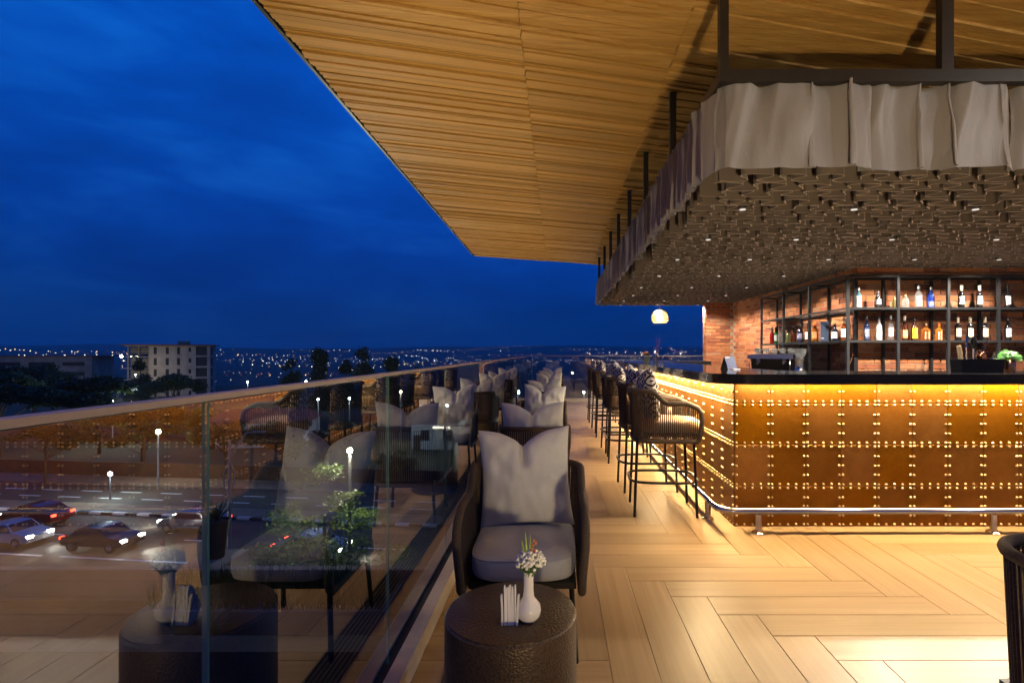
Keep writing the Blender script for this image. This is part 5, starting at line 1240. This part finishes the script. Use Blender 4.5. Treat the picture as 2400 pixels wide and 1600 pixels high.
def limbs(H, clumps, r0, seed):
    rr = random.Random(seed); b = MB(); b.tube([(0, 0, 0), (rr.uniform(-.1, .1), 0, H * .5), (rr.uniform(-.2, .2), 0, H * .85)], [r0, r0 * .75, r0 * .3], 8)
    for c in clumps[:10]:
        z = min(H * .8, max(H * .25, c[2] - c[3])); b.tube([(0, 0, z * 0.8), (c[0] * .5, c[1] * .5, (z * .8 + c[2]) / 2), (c[0], c[1], c[2])], [r0 * .4, r0 * .25, r0 * .08], 5)
    return b
def tree_kind(kind, seed):
    rr = random.Random(seed); cl_ = []
    if kind == 'spreading':
        H = 8; n = 16
        for q in range(n): a = rr.uniform(0, 6.28); d = rr.uniform(.5, 4.2); cl_.append((d * cos(a), d * sin(a), 6.6 - d * .25 + rr.uniform(-.6, .6), rr.uniform(1.2, 2.0), .55))
        return H, cl_, 7000, 0.24, 'leaf_dark'
    if kind == 'tall':
        H = 15
        for q in range(22): z = rr.uniform(3, 14); d = (16.5 - z) * .22 * rr.random(); a = rr.uniform(0, 6.28); cl_.append((d * cos(a), d * sin(a), z, rr.uniform(1.3, 2.5) * (1.25 - z * .035), .85))
        return H, cl_, 7000, 0.32, 'leaf_dark'
    if kind == 'layered':
        H = 9
        for z in (4.6, 5.4, 6.1, 6.8, 7.5, 8.2, 8.8):
            m = 7 if z < 7 else 4
            for q in range(m): a = rr.uniform(0, 6.28); d = (9.9 - z) * .66 * rr.uniform(.3, 1); cl_.append((d * cos(a), d * sin(a), z + rr.uniform(-.15, .15), rr.uniform(.65, 1.05) * (1.15 if z < 7 else .75), .30))
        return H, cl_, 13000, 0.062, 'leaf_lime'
    H = 3.4
    for q in range(9): a = rr.uniform(0, 6.28); d = rr.uniform(0, 1.7); cl_.append((d * cos(a), d * sin(a), rr.uniform(1.2, 2.9), rr.uniform(.8, 1.2), .8))
    return H, cl_, 3600, 0.15, 'leaf_mid'
protos = {}
def tree(kind, label, x, y, s=1.0, group='trees and bushes beyond the terrace', leaf=None, var=0, sz=1.0, z=None):
    key = (kind, var, leaf)
    if key not in protos:
        H, cl_, n, size, lm = tree_kind(kind, 60 + var * 7 + len(kind)); protos[key] = (limbs(H, cl_, 0.16 if kind != 'bush' else .06, var).mesh('trunk', MAT['bark']), leaf_cloud(cl_, n, size, 5 + var).mesh('crown', MAT[leaf or lm], False))
    t = thing('tree' if kind != 'bush' else 'bush', label, 'tree' if kind != 'bush' else 'bush', (x, y, (terr(x, y) if hypot(x, y) > 100 else GZ) if z is None else z), rnd.uniform(0, 6.28), group); t.scale = (s, s, s * sz)
    place(protos[key][0], 'trunk', t); tag(place(protos[key][1], 'crown', t), kind='stuff')
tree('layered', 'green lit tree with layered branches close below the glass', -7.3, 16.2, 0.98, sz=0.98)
for i, (x, y_, s, la) in enumerate(((-66, 62, 1.3, 'dark spreading tree at the left edge below the low concrete building'), (-56, 64, 1.25, 'dark spreading tree right of the left edge tree'), (-84, 84, 1.45, 'dark wide tree under the low concrete building'), (-46, 58, .95, 'dark spreading tree above the left handrail'),
    (-66, 90, 1.15, 'dark tree between the two concrete buildings'), (-33, 52, .75, 'dark garden tree right of the bright yellow lamp'), (-41, 52, .72, 'dark garden tree behind the bright yellow lamp'), (-48, 49, .75, 'dark garden tree at far left across the street'), (-26, 50, .8, 'dark garden tree behind the lamp post'), (-21.5, 54, .7, 'dark rounded tree seen through the second glass panel'))): tree('spreading', la, x, y_, s, var=i % 3)
for i, (x, y_, s, la) in enumerate(((-94, 118, .78, 'slim dark tree left of the concrete building'), (-50, 98, .80, 'tall dark tree, first of the group right of the concrete building'), (-44.5, 98, .92, 'tall dark tree, tallest of the group over the handrail'), (-40, 99, .78, 'tall dark tree, third of the group over the handrail'), (-35.5, 97, .95, 'tall dark tree, fourth of the group over the handrail'), (-31, 98, .82, 'tall dark tree, fifth of the group over the handrail'), (-26, 96, .68, 'tall dark tree, last of the group over the handrail'), (-1.5, 92, .62, 'dark tree beyond the far glass behind the pillows'))): tree('tall', la, x, y_, s, var=i % 3)
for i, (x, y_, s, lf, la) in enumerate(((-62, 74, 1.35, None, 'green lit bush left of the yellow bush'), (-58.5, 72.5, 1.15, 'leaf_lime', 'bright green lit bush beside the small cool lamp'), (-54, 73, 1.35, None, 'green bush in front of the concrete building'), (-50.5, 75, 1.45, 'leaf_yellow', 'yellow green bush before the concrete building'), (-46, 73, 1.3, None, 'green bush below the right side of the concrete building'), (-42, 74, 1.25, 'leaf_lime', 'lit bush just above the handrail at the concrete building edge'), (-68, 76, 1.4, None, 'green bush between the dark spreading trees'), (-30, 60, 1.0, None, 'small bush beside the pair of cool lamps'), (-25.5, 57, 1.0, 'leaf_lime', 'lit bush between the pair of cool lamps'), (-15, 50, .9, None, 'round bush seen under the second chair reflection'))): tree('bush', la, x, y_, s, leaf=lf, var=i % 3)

# lower roof below the glass, with planting
rf = thing('lower_roof', 'dark lower roof with a raised edge outside and below the glass', 'roof')
MB().box((-8.0, 4.2, -4.2), (13.2, 14.4, 0.5)).build('roof_deck', MAT['ledge'], rf, False); MB().box((-8.0, 8.0, -3.52), (13.2, 0.45, 0.85)).build('upstand', MAT['ledge'], rf, False); MB().box((-8.0, 11.3, -3.75), (13.2, 0.2, 0.9)).build('parapet', MAT['concrete2'], rf, False)
MB().box((-8, 4.2, -7.73), (13.0, 14.2, 6.54)).build('facade', MAT['concrete2'], rf, False)
pb = thing('planter', 'long planter trough of grass along the edge of the lower roof', 'planter'); MB().box((-5.5, 10.3, -3.70), (4.6, 1.2, 0.5)).build('trough', MAT['concrete2'], pb, False)
b = MB(); rr = random.Random(4)
for q in range(3600):
    x, y_ = rr.uniform(-7.7, -3.3), rr.uniform(9.75, 10.85); h = rr.uniform(.22, .52); l = Vector((rr.gauss(0, .10), rr.gauss(0, .10), h)); c = Vector((x, y_, -3.455)); w = Vector((rr.gauss(0, 1), rr.gauss(0, 1), 0)).normalized() * .010
    b.add([c - w, c + w, c + l * .6 + w * .7, c + l, c + l * .6 - w * .7], [(0, 1, 2, 3, 4)])
tag(b.build('grass', MAT['grass'], None, False), kind='stuff')
bp = thing('leafy_plant', 'broad leaved plant in front of the grass on the lower roof', 'plant', (-6.3, 9.2, -3.95))
for q in range(11):
    a = q * 2.4; L = rnd.uniform(.7, 1.1); b = MB(); n = 7; vs = []
    for k in range(n):
        f = k / (n - 1); w = .14 * sin(pi * min(.98, f * .9 + .1)) + .01; r_ = L * (.15 + .55 * f * f); z = L * (f * 1.05 - .35 * f * f); c = Vector((r_ * cos(a), r_ * sin(a), z)); s = Vector((-sin(a), cos(a), 0)) * w; vs += [c - s, c + Vector((0, 0, -.02)), c + s]
    for k in range(n - 1): b.f += [(3 * k, 3 * k + 1, 3 * k + 4, 3 * k + 3), (3 * k + 1, 3 * k + 2, 3 * k + 5, 3 * k + 4)]; b.m += [0, 0]
    b.v = [tuple(p) for p in vs]; b.build('leaf', MAT['leaf_dark'], bp)
MB().box((-7.75, 11.9, -3.65), (0.9, 0.98, 0.69)).build('corner_pier', MAT['concrete2'], rf, False)
pp = thing('tall_planter', 'tall dark planter pot with spiky leaves on the lower roof edge', 'planter', (-7.75, 11.9, -3.3)); MB().lathe([(0.16, 0), (0.17, .02), (0.27, .85), (0.25, .85), (.22, .8)], 16).build('pot', MAT['ledge'], pp)
b = MB()
for q in range(40):
    a = rnd.uniform(0, 6.28); L = rnd.uniform(.35, .75); d = Vector((cos(a) * .6, sin(a) * .6, rnd.uniform(.2, 1))).normalized() * L; s = Vector((-sin(a), cos(a), 0)) * .02; c = Vector((0, 0, .82)); b.add([c - s, c + s, c + d * .6 + s, c + d, c + d * .6 - s], [(0, 1, 2, 3, 4)])
b.build('spiky_leaves', MAT['leaf_dark'], pp)

# lights of the far city, one loose mass
rr = random.Random(12); b = MB()
def city_dot(x, y_, ci, k):
    d = hypot(x, y_); an = atan2(y_, x)
    if d < 380 or not (R(22) < an < R(165)): return
    s = d / 523 * k; b.box((x, y_, terr(x, y_) + rr.uniform(4, 8)), (s * 2, s * 2, s * 2), m=ci)
for q in range(120):
    d = 620 + 3500 * rr.random() ** 0.62; an = rr.uniform(R(40), R(152)); x, y_ = d * cos(an), d * sin(an); dr = rr.uniform(0, 6.28); st = rr.uniform(16, 42) * (1 + d / 2500); ci = rr.choices(range(6), (30, 26, 30, 4, 6, 4))[0]; kk = rr.choice((.10, .13, .16, .2))
    for k in range(rr.randint(4, 15)):
        x += st * cos(dr) * rr.uniform(.6, 1.4); y_ += st * sin(dr) * rr.uniform(.6, 1.4); dr += rr.uniform(-.12, .12)
        city_dot(x, y_, ci if rr.random() < .8 else rr.randrange(3), kk * rr.uniform(.6, 1.3))
for q in range(400):
    d = 700 + 3700 * rr.random() ** 0.6; an = rr.uniform(R(40), R(152)); city_dot(d * cos(an), d * sin(an), rr.choices(range(3), (3, 3, 2))[0], rr.choice((.06, .08, .10, .12, .3 if rr.random() < .15 else .1)))
tag(b.build('city_lights', [MAT['city%d' % q] for q in range(6)], None, False), kind='stuff')

# air over the city: one closed box round everything inside the sky
hz = bpy.data.materials.new('evening_air'); hz.use_nodes = True; hz.node_tree.nodes.clear()
ho = hz.node_tree.nodes.new('ShaderNodeOutputMaterial'); hv = hz.node_tree.nodes.new('ShaderNodeVolumePrincipled')
hv.inputs['Color'].default_value = (0.8, 0.85, 0.9, 1); hv.inputs['Density'].default_value = HAZE
hz.node_tree.links.new(hv.outputs[0], ho.inputs['Volume'])
tag(MB().box((0, 0, 60), (18600, 18600, 320)).build('haze', hz, None, False), kind='stuff')
